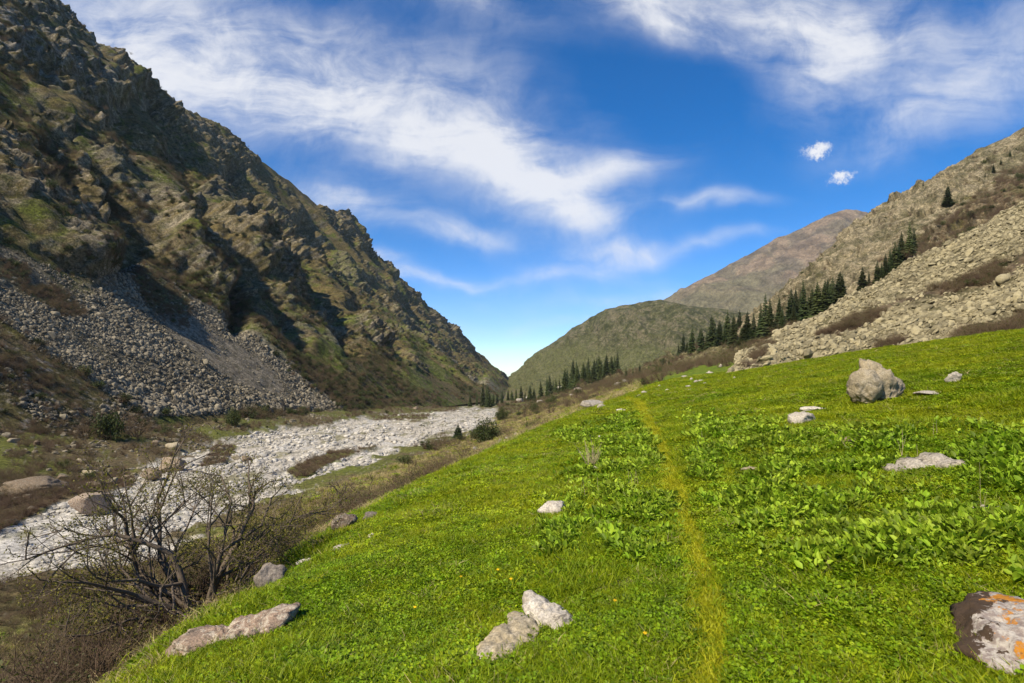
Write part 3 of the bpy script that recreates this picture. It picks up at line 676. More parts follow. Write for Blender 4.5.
# ------------------------------------------------------------------ plants: prototypes
def blades(n, rad, h, w, lean, mat_, curve=.5, seed=0, name='grass_tuft', hv=.35):
    r_ = np.random.default_rng(seed); V = []; Fc = []
    for k in range(n):
        a = r_.uniform(0, 6.28); r0 = rad*math.sqrt(r_.random()); bx, by = r0*math.cos(a), r0*math.sin(a); d = r_.uniform(0, 6.28)
        hh = h*r_.uniform(1-hv, 1+hv); l = lean*r_.uniform(.3, 1.2)*hh; dx, dy = math.cos(d), math.sin(d); f = r_.uniform(0, 3.14); wx, wy = math.cos(f)*w/2, math.sin(f)*w/2
        b = len(V)
        for t, ww in ((0, 1), (.55, .85), (1, .12)):
            ox = l*t**1.8; z = hh*t*(1-curve*.3*t); V += [(bx+dx*ox-wx*ww, by+dy*ox-wy*ww, z), (bx+dx*ox+wx*ww, by+dy*ox+wy*ww, z)]
        Fc += [(b, b+1, b+3, b+2), (b+2, b+3, b+5, b+4)]
    return mesh_np(name, V, Fc, mat_, smooth=True)
def leaves(n, rad, h, L, wd, mat_, seed=0, up=.5, name='herb'):
    """rounded leaves on short stems, spread about a crown"""
    r_ = np.random.default_rng(seed); V = []; Fc = []
    for k in range(n):
        a = r_.uniform(0, 6.28); r0 = rad*math.sqrt(r_.random()); hh = h*r_.uniform(.35, 1)*(1-.4*r0/rad)
        c_ = Vector((r0*math.cos(a), r0*math.sin(a), hh)); l = L*r_.uniform(.6, 1.15); ww = wd*l
        M = Euler((r_.normal(0, .35), -r_.uniform(0, up*1.8), a+r_.normal(0, .5))).to_matrix() if False else (Matrix.Rotation(a+r_.normal(0, .6), 3, 'Z') @ Matrix.Rotation(-r_.uniform(-.25, up*1.6), 3, 'Y') @ Matrix.Rotation(r_.normal(0, .35), 3, 'X'))
        out = [(0, 0, 0), (.35, -.5, .10), (.75, -.38, .10), (1, 0, -.02), (.75, .38, .10), (.35, .5, .10), (.5, 0, 0)]
        b = len(V); V += [tuple(c_+M @ Vector((x*l, y*ww, z*l))) for x, y, z in out]
        Fc += [(b, b+1, b+2, b+6), (b+6, b+2, b+3, b+3), (b+6, b+3, b+4, b+4), (b, b+6, b+4, b+5)]
    F4 = [f for f in Fc if len(set(f)) == 4]; F3 = [tuple(dict.fromkeys(f)) for f in Fc if len(set(f)) == 3]
    tri = [(f[0], f[1], f[2]) for f in F4]+[(f[0], f[2], f[3]) for f in F4]+F3
    return mesh_np(name, V, tri, mat_, smooth=False)
gp = [blades(46, .08, .05, .006, 1.0, M_grass, seed=k) for k in range(3)]+[blades(20, .06, .095, .0045, .7, M_grass, seed=5)]
hp = [leaves(44, .09, .05, .021, .85, M_herb, seed=k, up=.5) for k in range(3)]
bp = [leaves(13, .08, .10, .050, .55, M_broad, seed=k, up=.8) for k in range(3)]
dp = [blades(22, .07, .06, .004, 1.3, M_dry, seed=9)]
pp = [blades(40, .08, .035, .005, 1.1, M_path, seed=11)]

PATH = [(628, 398), (640, 404), (650, 421), (660, 441), (668, 462), (674, 480), (682, 505), (692, 530), (703, 560), (711, 590), (716, 620), (716, 650), (712, 683), (700, 730), (680, 850)]
PW = [hit(a, b, 1.0, 200) for a, b in PATH]; PW2 = [(p_.x, p_.y) for p_ in PW]
def path_d(x, y): return segdist(x, y, PW2)
BROAD = [[(545, 560), (555, 500), (590, 455), (640, 430), (665, 450), (680, 500), (690, 560), (660, 572), (610, 545), (600, 520)],
         [(690, 420), (760, 425), (860, 440), (1100, 430), (1100, 600), (960, 575), (860, 560), (800, 575), (750, 550), (700, 480)], [(560, 440), (640, 415), (650, 425), (600, 445)]]
M_trail = terrain_mat('trail_soil', 6, 30, .02)
tl = []; tcol = []
pth = np.array(PW2); sd_ = np.r_[0, np.cumsum(np.hypot(*np.diff(pth, axis=0).T))]; tt_ = np.linspace(0, sd_[-1], 420); cx_ = np.interp(tt_, sd_, pth[:, 0]); cy_ = np.interp(tt_, sd_, pth[:, 1])
nx_ = np.gradient(cy_); ny_ = -np.gradient(cx_); nl_ = np.hypot(nx_, ny_)+1e-9; nx_ /= nl_; ny_ /= nl_; hw_ = np.clip(.075+.008*cy_, .09, .28)*(1+.25*perlin(xyz(cx_, cy_, cx_*0)*1.5, 206))
for k_ in np.linspace(-1, 1, 9): X_ = cx_+nx_*hw_*k_; Y_ = cy_+ny_*hw_*k_; tl.append(np.stack([X_, Y_, H(X_, Y_)+.016-.012*abs(k_)], -1))
tl = np.array(tl); link('path', mesh_np('path', tl, grid_faces(*tl.shape[:2]), M_trail, col=cmix(np.broadcast_to(np.array((.24, .25, .02)), tl.shape), (.27, .21, .08), ss(fbm(tl*1.4, 3, 207), .1, .5))), kind='structure')
n = 760000
yy_ = np.exp(rng.uniform(np.log(1.3), np.log(130), n)); yy_ = np.where(rng.random(n) < .35, np.exp(rng.uniform(np.log(8), np.log(60), n)), yy_); xx_ = yy_*rng.uniform(-1.15, 1.2, n)
ye = rng.uniform(.3, 16, 170000); xe = rng.uniform(-3.2, 18, 170000); oe = (xe > 1.15*ye) | (xe < -1.1*ye) | (ye < 1.3); xx_ = np.concatenate([xx_, xe[oe]]); yy_ = np.concatenate([yy_, ye[oe]])
xc_ = np.interp(yy_, XC_Y, XC_X); q = xyz(xx_, yy_, xx_*0)
inm = (xx_ > xc_-.5-.6*fbm(q*.4, 3, 4)*np.clip(yy_/20, .4, 6)-.3)
zz_ = H(xx_, yy_)
# stay off the scree
bl = np.array([(20, 49), (30, 49), (33.8, 37.0), (60, 18), (90, 5)])
inm &= yy_ < np.interp(xx_, bl[:, 0], bl[:, 1], left=130, right=0)-.1
xx_, yy_, zz_ = xx_[inm], yy_[inm], zz_[inm]; q = xyz(xx_, yy_, xx_*0)
px, py = proj(xx_, yy_, zz_); br_ok = xx_ < 1.3*yy_; pd = path_d(xx_, yy_); pwd = np.clip(.075+.008*yy_, .09, .28)
onp = ss(pwd*1.15+.05*perlin(q*1.3, 205)-pd, -.03, .05)
br = np.zeros(len(xx_))
for bnd in BROAD: br = np.maximum(br, ss(sdpoly(px, py, bnd), -12, 14))
pat = fbm(q*.9, 3, 200); pat2 = fbm(q*.3, 3, 201); pat3 = fbm(q*3, 2, 202)
rnd = rng.random(len(xx_))
pb = np.clip(br*(.03+.62*ss(pat+pat3*.45, -.05, .3)), 0, .65)*(1-onp)
ph = np.clip(.25+.6*ss(pat2+pat3*.5, -.2, .35), 0, .9)*(1-onp*.9)*np.interp(yy_, [5, 14, 30], [1, .65, .35])
typ = np.where(rnd < pb, 2, np.where(rng.random(len(xx_)) < ph, 1, 0))
dry = (rng.random(len(xx_)) < .03+.16*ss(pat2+pat*.5, .25, .6)) & (typ == 0)
typ = np.where(dry, 3, typ); typ = np.where(rng.random(len(xx_)) < onp*.93, 4, typ)
drop = rng.random(len(xx_)) < np.choose(typ, [.0, .0, .3, .0, .0])
idx = np.choose(typ, [np.where((rng.random(len(typ)) < .10*ss(pat-pat2, .15, .5)+.01), 3, rng.integers(0, 3, len(typ))), 4+rng.integers(0, 3, len(typ)), 7+rng.integers(0, 3, len(typ)), 10, 11])
sc_ = np.clip(np.hypot(xx_*.7, yy_)/6, .75, 9)**.42*rng.uniform(.65, 1.3, len(typ))*np.choose(typ, [1, 1, 1.05, 1, 1])
sc_ *= (1+.35*ss(pat, 0, .4))
s3 = np.stack([sc_, sc_, sc_*np.clip(yy_/6, 1, 3)**-.25], -1)
k = ~drop
RK = [(905, 473, 10), (920, 470, 12), (938, 470, 12), (955, 472, 11), (1004, 514, 20), (852, 448, 10), (553, 513, 15), (804, 424, 14), (595, 472, 8), (755, 471, 10)]
for a_, b_, r_ in RK: k &= ~((np.hypot(px-a_, (py-b_-3)*1.6) < r_) & (typ == 2))
tilt = np.stack([rng.normal(0, .12, k.sum())-.0, rng.normal(-.12, .12, k.sum()), rng.uniform(0, 6.28, k.sum())], -1)
scatter('meadow_grass', xyz(xx_, yy_, zz_-.008)[k], tilt, s3[k], idx[k], gp+hp+bp+dp+pp, 'short bright green grass and leafy herbs covering the sloping meadow', 'grass')
print('grass', k.sum())

# ------------------------------------------------------------------ twig / branch builders
def tubes(segs, sides=3):
    """segs: list of (p0, r0, p1, r1)"""
    a0 = np.array([s_[0] for s_ in segs], float); a1 = np.array([s_[2] for s_ in segs], float); r0 = np.array([s_[1] for s_ in segs]); r1 = np.array([s_[3] for s_ in segs])
    d = a1-a0; d /= np.linalg.norm(d, axis=1)[:, None]+1e-9; ref = np.where(np.abs(d[:, 2:3]) > .9, np.array([[1., 0, 0]]), np.array([[0, 0, 1.]]))
    e = np.cross(d, ref); e /= np.linalg.norm(e, axis=1)[:, None]+1e-9; f = np.cross(d, e); V = []
    for c_, r_ in ((a0, r0), (a1, r1)):
        for k in range(sides):
            t = 2*math.pi*k/sides; V.append(c_+(e*math.cos(t)+f*math.sin(t))*r_[:, None])
    V = np.stack(V, 1); n = len(segs); base = (np.arange(n)*2*sides)[:, None]; Fc = []
    for k in range(sides):
        k2 = (k+1) % sides; Fc.append(np.concatenate([base+k, base+k2, base+sides+k2, base+sides+k], 1))
    return V.reshape(-1, 3), np.concatenate(Fc, 0)
def grow(p, d, L, r, depth, rn, segs, tips, spread=.6, grav=0., kids=3, nseg=4, shrink=.66, bend=.22, taper=.55, rmin=.0025):
    q_ = np.array(p, float); d = np.array(d, float); r_ = r
    pts = [q_.copy()]
    for k in range(nseg):
        d = d+rn.normal(0, bend, 3)+np.array((0, 0, grav)); d /= np.linalg.norm(d)
        q2 = q_+d*L/nseg; rr_ = r*(1-(1-taper)*(k+1)/nseg); segs.append((q_.copy(), r_, q2.copy(), rr_, depth)); q_, r_ = q2, rr_; pts.append((q_.copy(), d.copy(), r_))
    if depth == 0: tips.append((q_, d)); return
    for k in range(kids):
        i = rn.integers(1, nseg+1) if k else nseg; bp_, bd, br_ = pts[i]; nd = bd+rn.normal(0, spread, 3); nd /= np.linalg.norm(nd)
        grow(bp_, nd, L*shrink*rn.uniform(.75, 1.2), max(br_*(.85 if k == 0 else .62), rmin), depth-1, rn, segs, tips, spread, grav, kids, max(2, nseg-1), shrink, bend, taper, rmin)
def leaf_cards(tips, n, size, jitter, rn):
    V = []; Fc = []
    for q_, d in tips:
        for k in range(n):
            c_ = np.array(q_)-np.array(d)*rn.uniform(0, jitter*2)+rn.normal(0, jitter, 3)*.5; a = rn.normal(size=3); a /= np.linalg.norm(a); b_ = np.cross(a, rn.normal(size=3)); b_ /= np.linalg.norm(b_)
            s_ = size*rn.uniform(.6, 1.3); b = len(V); V += [c_, c_+a*s_*.5+b_*s_*.35, c_+a*s_, c_+a*s_*.5-b_*s_*.35]; Fc.append((b, b+1, b+2, b+3))
    return V, Fc
def shrub_meshes(seed, stems=26, h=1., leafn=0, leaf=.03, spread=.9, depth=2, r=.011, mt=None, ml=None, grav=.02, leafj=.06):
    rn = np.random.default_rng(seed); segs = []; tips = []
    for k in range(stems):
        a = rn.uniform(0, 6.28); t = rn.uniform(.15, spread); d = np.array((math.cos(a)*t, math.sin(a)*t, 1)); d /= np.linalg.norm(d)
        grow((math.cos(a)*.12*rn.random(), math.sin(a)*.12*rn.random(), -.05), d, h*rn.uniform(.45, .75), r, depth, rn, segs, tips, .45, grav, 3, 3, .6, .15, .6)
    V, Fc = tubes([s_[:4] for s_ in segs]); me = mesh_np('twigs', V, Fc, mt or M_twig)
    lf = None
    if leafn:
        V, Fc = leaf_cards(tips, leafn, leaf, leafj, rn); lf = mesh_np('foliage', V, Fc, ml or M_olive, smooth=False)
    return me, lf
def join_np(a, b):
    """one mesh with two material slots, for the scattered (uncountable) plants"""
    bm = bmesh.new(); bm.from_mesh(a); n = len(bm.faces); bm.from_mesh(b); bm.faces.ensure_lookup_table()
    for f in bm.faces[n:]: f.material_index = 1
    me = bpy.data.meshes.new('shrub'); bm.to_mesh(me); bm.free(); me.materials.append(a.materials[0]); me.materials.append(b.materials[0]); return me
sb_bare = [shrub_meshes(k, 24, 1.0, mt=M_twig)[0] for k in (1, 2, 3)]
sb_red = [shrub_meshes(k, 30, .8, mt=M_twig_red)[0] for k in (4, 5)]
sb_leaf = [join_np(*shrub_meshes(k, 20, 1.0, 2, .045, ml=M_scrubleaf)) for k in (6, 7)]
sb_green = [join_np(*shrub_meshes(k, 16, .75, 7, .09, ml=M_juniper, leafj=.14)) for k in (8, 9)]
ALLSH = sb_bare+sb_red+sb_leaf+sb_green      # 0-2 bare, 3-4 reddish, 5-6 with leaves, 7-8 green
def scat_shrubs(name, P, probs, smin_, smax, label, cat='scrub', flat=1.0):
    n = len(P); idx = rng.choice(9, n, p=np.array(probs)/sum(probs)); s_ = rng.uniform(smin_, smax, n)
    s3 = np.stack([s_, s_, s_*flat*rng.uniform(.7, 1.15, n)], -1)
    rot = np.stack([rng.normal(0, .12, n), rng.normal(0, .12, n), rng.uniform(0, 6.28, n)], -1)
    scatter(name, P, rot, s3, idx, ALLSH, label, cat)
# (a) near bank
n = 30000; yy_ = np.exp(rng.uniform(np.log(3), np.log(85), n)); xc_ = np.interp(yy_, XC_Y, XC_X); xx_ = xc_-rng.uniform(.5, 30, n)*np.interp(yy_, [0, 18, 35], [1, 1, 1.7])
zz_ = H(xx_, yy_); rvm = river_mask(xx_, yy_, zz_); px, py = proj(xx_, yy_, zz_)
k = (rvm < .35) & (xx_ > -1.6*yy_-8) & (xx_ < xc_-1.0-.6*rng.random(n)) & (rng.random(n) < np.clip(.45+fbm(xyz(xx_, yy_, xx_*0)*.2, 3, 210), 0, 1)*np.maximum(np.interp(yy_, [3, 12, 22, 45, 85], [.85, .7, .14, .06, .05]), .6*(px < 260)*(yy_ < 48)))
Pb = xyz(xx_, yy_, zz_)[k]
n = 9000; yy_ = rng.uniform(20, 50, n); xx_ = -rng.uniform(8, 52, n); zz_ = H(xx_, yy_)
k = (river_mask(xx_, yy_, zz_) < .3) & (xx_ < -.35*yy_) & (rng.random(n) < np.clip(.45+fbm(xyz(xx_, yy_, xx_*0)*.15, 3, 212), .05, 1))
Pb = np.concatenate([Pb, xyz(xx_, yy_, zz_)[k]])
scat_shrubs('bank_scrub', Pb, [3, 3, 3, 2, 2, 4.5, 4.5, 0, 0], .38, .95, 'tangled brown leafless scrub covering the bank below the meadow', flat=.75)
# low grass and herbs on the same bank
n = 90000; yy_ = np.exp(rng.uniform(np.log(3), np.log(260), n)); xc_ = np.interp(yy_, XC_Y, XC_X); xx_ = xc_-rng.uniform(-.3, 1, n)*np.interp(yy_, [3, 60, 260], [24, 40, 60])
zz_ = H(xx_, yy_); rvm = river_mask(xx_, yy_, zz_); pat = fbm(xyz(xx_, yy_, xx_*0)*.25, 3, 215)
k = (rvm < .5) & (xx_ < xc_-.2) & (rng.random(n) < .35+.6*ss(pat, -.2, .3))
nk = k.sum(); sc_ = np.clip(yy_[k]/8, 1.2, 9)**.8*rng.uniform(.8, 1.6, nk)
scatter('bank_grass', xyz(xx_, yy_, zz_)[k], rand_rot(nk, .2), sc_, np.where(rng.random(nk) < .8, 10, np.where(rng.random(nk) < .5, rng.integers(0, 4, nk), rng.integers(4, 7, nk))), gp+hp+bp+dp+pp, 'thin dry and green grass among the scrub on the bank', 'grass')
# (b) flats right of the river and at the foot of the spruces
n = 7000; yy_ = rng.uniform(75, 520, n); xx_ = rng.uniform(-60, 150, n); zz_ = H(xx_, yy_); px, py = proj(xx_, yy_, zz_)
k = (sdpoly(px, py, [(395, 452), (500, 428), (497, 402), (520, 392), (600, 384), (665, 366), (750, 345), (762, 356), (742, 372), (700, 366), (650, 386), (600, 400), (560, 412), (520, 436), (470, 450), (400, 480)]) > 0) & (river_mask(xx_, yy_, zz_) < .3)
k &= rng.random(n) < np.clip(.30+1.1*fbm(xyz(xx_, yy_, xx_*0)*.035, 3, 220)+.6*ss(py, 395, 375)*ss(px, 590, 620), 0, 1)
print('flat shrubs', k.sum())
scat_shrubs('valley_scrub', xyz(xx_, yy_, zz_)[k], [2, 2, 2, 2, 2, 4, 4, 1.2, 1.2], 1.2, 3.0, 'brown and olive bushes on the flats between the river bed and the spruces')
# (c) island strips in the river bed
n = 60000; yy_ = np.exp(rng.uniform(np.log(30), np.log(420), n)); xx_ = yy_*rng.uniform(-1.2, .0, n); zz_ = H(xx_, yy_); px, py = proj(xx_, yy_, zz_); isl = np.full(n, -9.)
for q_ in ISLES: isl = np.maximum(isl, sdpoly(px, py, q_))
k = (isl > 0) & (rng.random(n) < .55)
scat_shrubs('river_scrub', xyz(xx_, yy_, zz_)[k][:3500], [1, 1, 1, 5, 5, 1, 1, 0, 0], .6, 1.35, 'low reddish brown willow scrub in strips across the white river bed', flat=.8)
print('isle', k.sum())
# (d) foot of the left mountain
n = 30000; yy_ = np.exp(rng.uniform(np.log(45), np.log(420), n)); xx_ = -rng.uniform(30, 110, n); zz_ = H(xx_, yy_); px, py = proj(xx_, yy_, zz_)
k = (px > -150) & (px < 500) & (river_mask(xx_, yy_, zz_) < .2) & (xx_ < -35) & (sdpoly(px, py, RIVER) < -1) & (py < np.interp(px, [0, 170, 300, 500], [520, 460, 430, 410])) & (rng.random(n) < np.clip(.35+fbm(xyz(xx_, yy_, xx_*0)*.05, 3, 230), 0, 1))
Pn = xyz(xx_, yy_, zz_)[k][:2500]
p2, a, b = surf_pick('left', (low*np.clip(100/YY, 0, 1.5)**2*(1-fan*.9))*(.2+ss(fbm(U*.05, 3, 231), -.2, .2)), 2600)
p3, a, b = surf_pick('left', fan*fgm*np.clip(120/YY, 0, 1.5)**2, 900)
scat_shrubs('foot_scrub', np.concatenate([Pn, p2, p3]), [3, 3, 3, 2, 2, 3, 3, .5, .5], .6, 1.7, 'brown scrub at the foot of the left mountain beside the river bed')
# (e) bushes on the far left slope
wgt = (1-fan)*(1-low)*ss(TT, .0, .02)*ss(.75-TT, 0, .3)*ss(fbm(U*.02, 4, 235)+.25*fbm(U*.1, 3, 236), -.1, .3)*(1-.9*rockm)*np.clip(260/YY, .1, 1.5)**2*ss(YY, 120, 160)
wgt = wgt+(1-fan)*(1-low)*ss(TT, .05, .1)*ss(fbm(U*.05, 4, 237), -.05, .25)*.12*np.clip(300/YY, .1, 1.3)**2*ss(YY, 120, 160)
p2, a, b = surf_pick('left', wgt, 16000)
scat_shrubs('slope_scrub', p2, [1, 1, 1, 1, 1, 4, 4, 3, 3], .9, 3.0, 'dark green and brown bushes dotting the grassy slope of the left mountain')
# (f) bands on the right scree and hillside
Ps, Ns, px, py = SURF['scree_slope']; bm_ = np.zeros_like(px)
for q_ in SHRUB_BANDS: bm_ = np.maximum(bm_, ss(sdpoly(px, py, q_)+4*fbm(Ps*.2, 3, 240), 0, 2))
p2, a, b = surf_pick('scree_slope', bm_*np.clip(70/Ps[..., 1], .3, 1.5)*ss(fbm(Ps*.25, 3, 245), -.35, .2), 2000)
scat_shrubs('scree_scrub', p2, [3, 3, 3, 3, 3, 2.5, 2.5, .1, .1], .45, 1.15, 'bands of reddish brown scrub running across the tan scree')
Ps, Ns, px, py = SURF['rocky_hillside']; bm_ = ss(sdpoly(px, py, BROWN_BAND)+10*fbm(Ps*.05, 3, 241), -2, 3); vg = ss(fbm(Ps*.03, 4, 242), .1, .4)*.16*ss(px, 700, 760)+ss(880-px, 0, 60)*ss(py, 318, 345)*.5
p2, a, b = surf_pick('rocky_hillside', (bm_*1.6+vg)*(px < 1300), 8500)
scat_shrubs('hillside_scrub', p2, [2, 2, 2, 3, 3, 3, 3, .7, .7], 1.3, 3.2, 'brown bushes in a diagonal belt across the rocky hillside on the right')

# ------------------------------------------------------------------ spruces
def spruce_meshes(seed, slim=.2, layers=26, name='spruce'):
    rn = np.random.default_rng(seed); V = []; Fc = []; zt = 1.0
    for i in range(layers):
        t = (i+.5)/layers; z = .04+.95*t; R0 = slim*(1-t)**.82*rn.uniform(.78, 1.18)+.004; nb = int(15-8*t)
        for k in range(nb):
            a = 6.283*(k+rn.uniform(-.35, .35))/nb; L = R0*rn.uniform(.62, 1.22); zz = z+rn.uniform(-.014, .014); droop = L*rn.uniform(.25, .6); wd = L*rn.uniform(.30, .5)+.004
            ca, sa = math.cos(a), math.sin(a); b = len(V)
            V += [(0, 0, zz+.008), (ca*L*.5-sa*wd*.5, sa*L*.5+ca*wd*.5, zz-droop*.45-.008), (ca*L*.55, sa*L*.55, zz-droop*.35+.004), (ca*L*.5+sa*wd*.5, sa*L*.5-ca*wd*.5, zz-droop*.45-.008), (ca*L, sa*L, zz-droop*.8)]
            Fc += [(b, b+1, b+2), (b, b+2, b+3), (b+1, b+4, b+2), (b+2, b+4, b+3)]
            # hanging needles below the bough
            V += [(ca*L*.25, sa*L*.25, zz-droop*.2), (ca*L*.85, sa*L*.85, zz-droop*.7), (ca*L*.55, sa*L*.55, zz-droop*.45-.035)]; Fc.append((b+5, b+6, b+7))
    b = len(V); V += [(.004, 0, .97), (-.003, .003, .97), (0, -.004, .97), (0, 0, 1.02)]; Fc += [(b, b+1, b+3), (b+1, b+2, b+3), (b+2, b, b+3)]
    crown = mesh_np('crown', V, Fc, M_spruce, smooth=False)
    segs = [((0, 0, -.04), .020, (0, 0, .3), .015), ((0, 0, .3), .015, (0, 0, .95), .003)]
    V, Fc = tubes(segs, 7); return crown, mesh_np('trunk', V, Fc, M_bark)
SPR = [spruce_meshes(k, sl, ly) for k, sl, ly in ((1, .17, 26), (2, .20, 22), (3, .15, 28), (4, .23, 20), (5, .19, 24), (6, .18, 18), (7, .21, 26), (8, .14, 22))]
def spruce(loc, h, k, label, group=None, wid=1.0):
    o = link('spruce_tree', None, loc=loc, label=label, cat='tree', group=group, rot=(0, 0, rng.uniform(0, 6.28))); wv2 = rng.uniform(.8, 1.25); o.scale = (h*wid*wv2, h*wid*wv2, h*rng.uniform(.9, 1.1)); o.rotation_euler = (rng.normal(0, .02), rng.normal(0, .02), rng.uniform(0, 6.28))
    link('crown', SPR[k][0], o); link('trunk', SPR[k][1], o); return o
def place_spruces(lst, surf, label, group, Yg=None, wid=1.0, hs=1.0):
    for j, (px_, py_, hp_) in enumerate(lst):
        if surf: p_ = onsurf(surf, px_, py_)
        else:
            p_ = Vector(((px_-CX)/F*Yg, Yg, 0)); p_.z = float(H(np.array([p_.x]), np.array([p_.y]))[0])
        spruce(p_-Vector((0, 0, .2)), hp_*hs*p_.y/F, int(rng.integers(0, 8)), label if isinstance(label, str) else label[j], group, wid)
row = [(677, 352, 11), (683, 354, 17), (687, 352, 10), (692, 354, 24), (698, 354, 15), (702, 353, 22), (707, 352, 19), (713, 351, 30), (716, 352, 20), (719, 349, 25), (724, 348, 21), (727, 347, 31), (731, 347, 20), (734, 347, 27), (739, 345, 31), (743, 346, 20), (747, 343, 26), (750, 343, 21), (754, 341, 24),
       (761, 340, 31), (766, 338, 35), (770, 336, 33), (779, 329, 27), (782, 331, 20), (790, 325, 32), (794, 325, 25), (796, 324, 31), (801, 322, 28), (805, 321, 34), (809, 320, 22), (813, 317, 26), (818, 316, 29), (821, 316, 22), (825, 313, 31), (829, 313, 24), (832, 310, 29), (836, 309, 23), (840, 306, 31), (845, 302, 16)]
row += [(x_+rng.uniform(-2, 2), y_-2, h_*rng.uniform(.7, .95)) for x_, y_, h_ in row[3::2]]
place_spruces(row, 'rocky_hillside', 'dark spruce in the long row along the crest of the scree', 'spruces in a row behind the scree', wid=1.3, hs=1.18)
up = [(863, 292, 20), (869, 288, 13), (878, 286, 21), (882, 284, 18), (885, 281, 21), (890, 277, 20), (894, 273, 26), (898, 270, 19), (901, 265, 24), (906, 262, 18), (910, 256, 26), (914, 252, 18)]
place_spruces(up, 'rocky_hillside', 'dark spruce in the small stand climbing the rocky hillside', 'spruces climbing the rocky hillside', wid=1.25, hs=1.3)
place_spruces([(948, 208, 22)], 'rocky_hillside', 'lone dark spruce standing high on the rocky hillside', None, wid=1.5)
place_spruces([(993, 172, 9), (1001, 165, 7), (1010, 160, 9), (1016, 154, 8), (985, 177, 6), (923, 186, 5)], 'rocky_hillside', 'tiny spruce near the top of the rocky hillside', 'spruces near the hilltop', wid=1.2)
gr = []
for x_ in np.linspace(566, 619, 34): gr.append((x_+rng.uniform(-2, 2), 386+rng.uniform(-2, 2), rng.uniform(17, 29)*(1 if x_ > 575 else .8)))
gr += [(573, 391, 29), (577, 390, 24), (560, 388, 16), (565, 389, 27)]
for j, (x_, y_, h_) in enumerate(gr): place_spruces([(x_, y_, h_)], None, 'spruce in the dense dark grove in the middle of the valley', 'spruces in the valley grove', Yg=rng.uniform(380, 520), wid=1.25, hs=1.0)
for x_, h_, Yg in [(521, 17, 520), (516, 13, 540), (525, 9, 560), (530, 18, 500), (534, 14, 500), (541, 18, 480), (547, 21, 470), (550, 20, 480), (553, 17, 490), (556, 18, 470), (508, 14, 560), (512, 12, 560)]:
    place_spruces([(x_, 0, h_)], None, 'small spruce in the loose line across the valley floor', 'spruces across the valley floor', Yg=Yg, wid=1.1)
for x_, h_, Yg in [(483, 24, 420), (487, 20, 430), (489, 25, 410), (493, 15, 440), (477, 13, 450), (497, 12, 470), (470, 12, 430), (502, 12, 500)]:
    place_spruces([(x_, 0, h_)], None, 'spruce at the river bend below the left mountain', 'spruces at the river bend', Yg=Yg, wid=1.1)
place_spruces([(626, 0, 13), (633, 0, 10), (640, 0, 13), (645, 0, 9), (649, 0, 11), (657, 0, 10), (663, 0, 12), (669, 0, 11)], None, 'small spruce among the brown bushes left of the long row', 'spruces among the brown bushes', Yg=270)
p_ = hit(458, 440); spruce(p_, 17*p_.y/F, 3, 'small cone shaped spruce at the edge of the river bed', None, 1.9)

# ------------------------------------------------------------------ countable bushes
def bush(px_, py_, wpx, hpx, meshes, name, label, cat='bush', group=None, yaw=None, Y=None):
    p_ = hit(px_, py_) if Y is None else Vector(((px_-CX)/F*Y, Y, float(H(np.array([(px_-CX)/F*Y]), np.array([Y]))[0])))
    tw, lf = meshes; co = np.empty(len(tw.vertices)*3, np.float32); tw.vertices.foreach_get('co', co); co = co.reshape(-1, 3)
    sx = wpx*p_.y/F/(np.percentile(co[:, 0], 99)-np.percentile(co[:, 0], 1)); sz = hpx*p_.y/F/np.percentile(co[:, 2], 99.5)
    o = link(name, None, loc=p_, label=label, cat=cat, group=group, rot=(0, 0, yaw or 0)); o.scale = (sx, sx, sz); link('stems', tw, o)
    if lf: link('foliage', lf, o)
    return o
rb = shrub_meshes(61, 40, .8, 14, .07, spread=1.5, r=.012, ml=M_juniper, leafj=.16)
bush(486, 443, 25, 23, rb, 'juniper_bush', 'round dark green juniper bush at the edge of the river bed below the meadow')
bush(502, 420, 12, 11, rb, 'juniper_bush', 'small rounded green bush right of the far end of the river bed', yaw=1)
bush(552, 405, 10, 9, rb, 'juniper_bush', 'dark round bush on the green flat below the spruce grove', yaw=2)
bush(535, 412, 9, 8, rb, 'juniper_bush', 'small dark bush on the flat left of the long pale boulder', yaw=3)
def mbush(px_, py_, *a, **k):
    return bush(px_, py_, *a, **k)
mbush(110, 440, 26, 26, shrub_meshes(62, 30, .8, 11, .09, spread=1.1, ml=M_juniper, leafj=.15), 'green_bush', 'bright green bush inside a brown thicket at the foot of the scree')
mbush(233, 426, 13, 17, rb, 'green_bush', 'small upright green bush at the bottom edge of the scree fan', yaw=4)
for x_, y_, w_, h_ in [(110, 434, 60, 26), (135, 437, 45, 22), (85, 438, 40, 20)]:
    bush(x_, y_, w_, h_, (sb_bare[x_ % 3], None), 'bare_shrub', 'brown leafless shrub in the thicket round the green bush', group='bare shrubs of the thicket', yaw=x_)
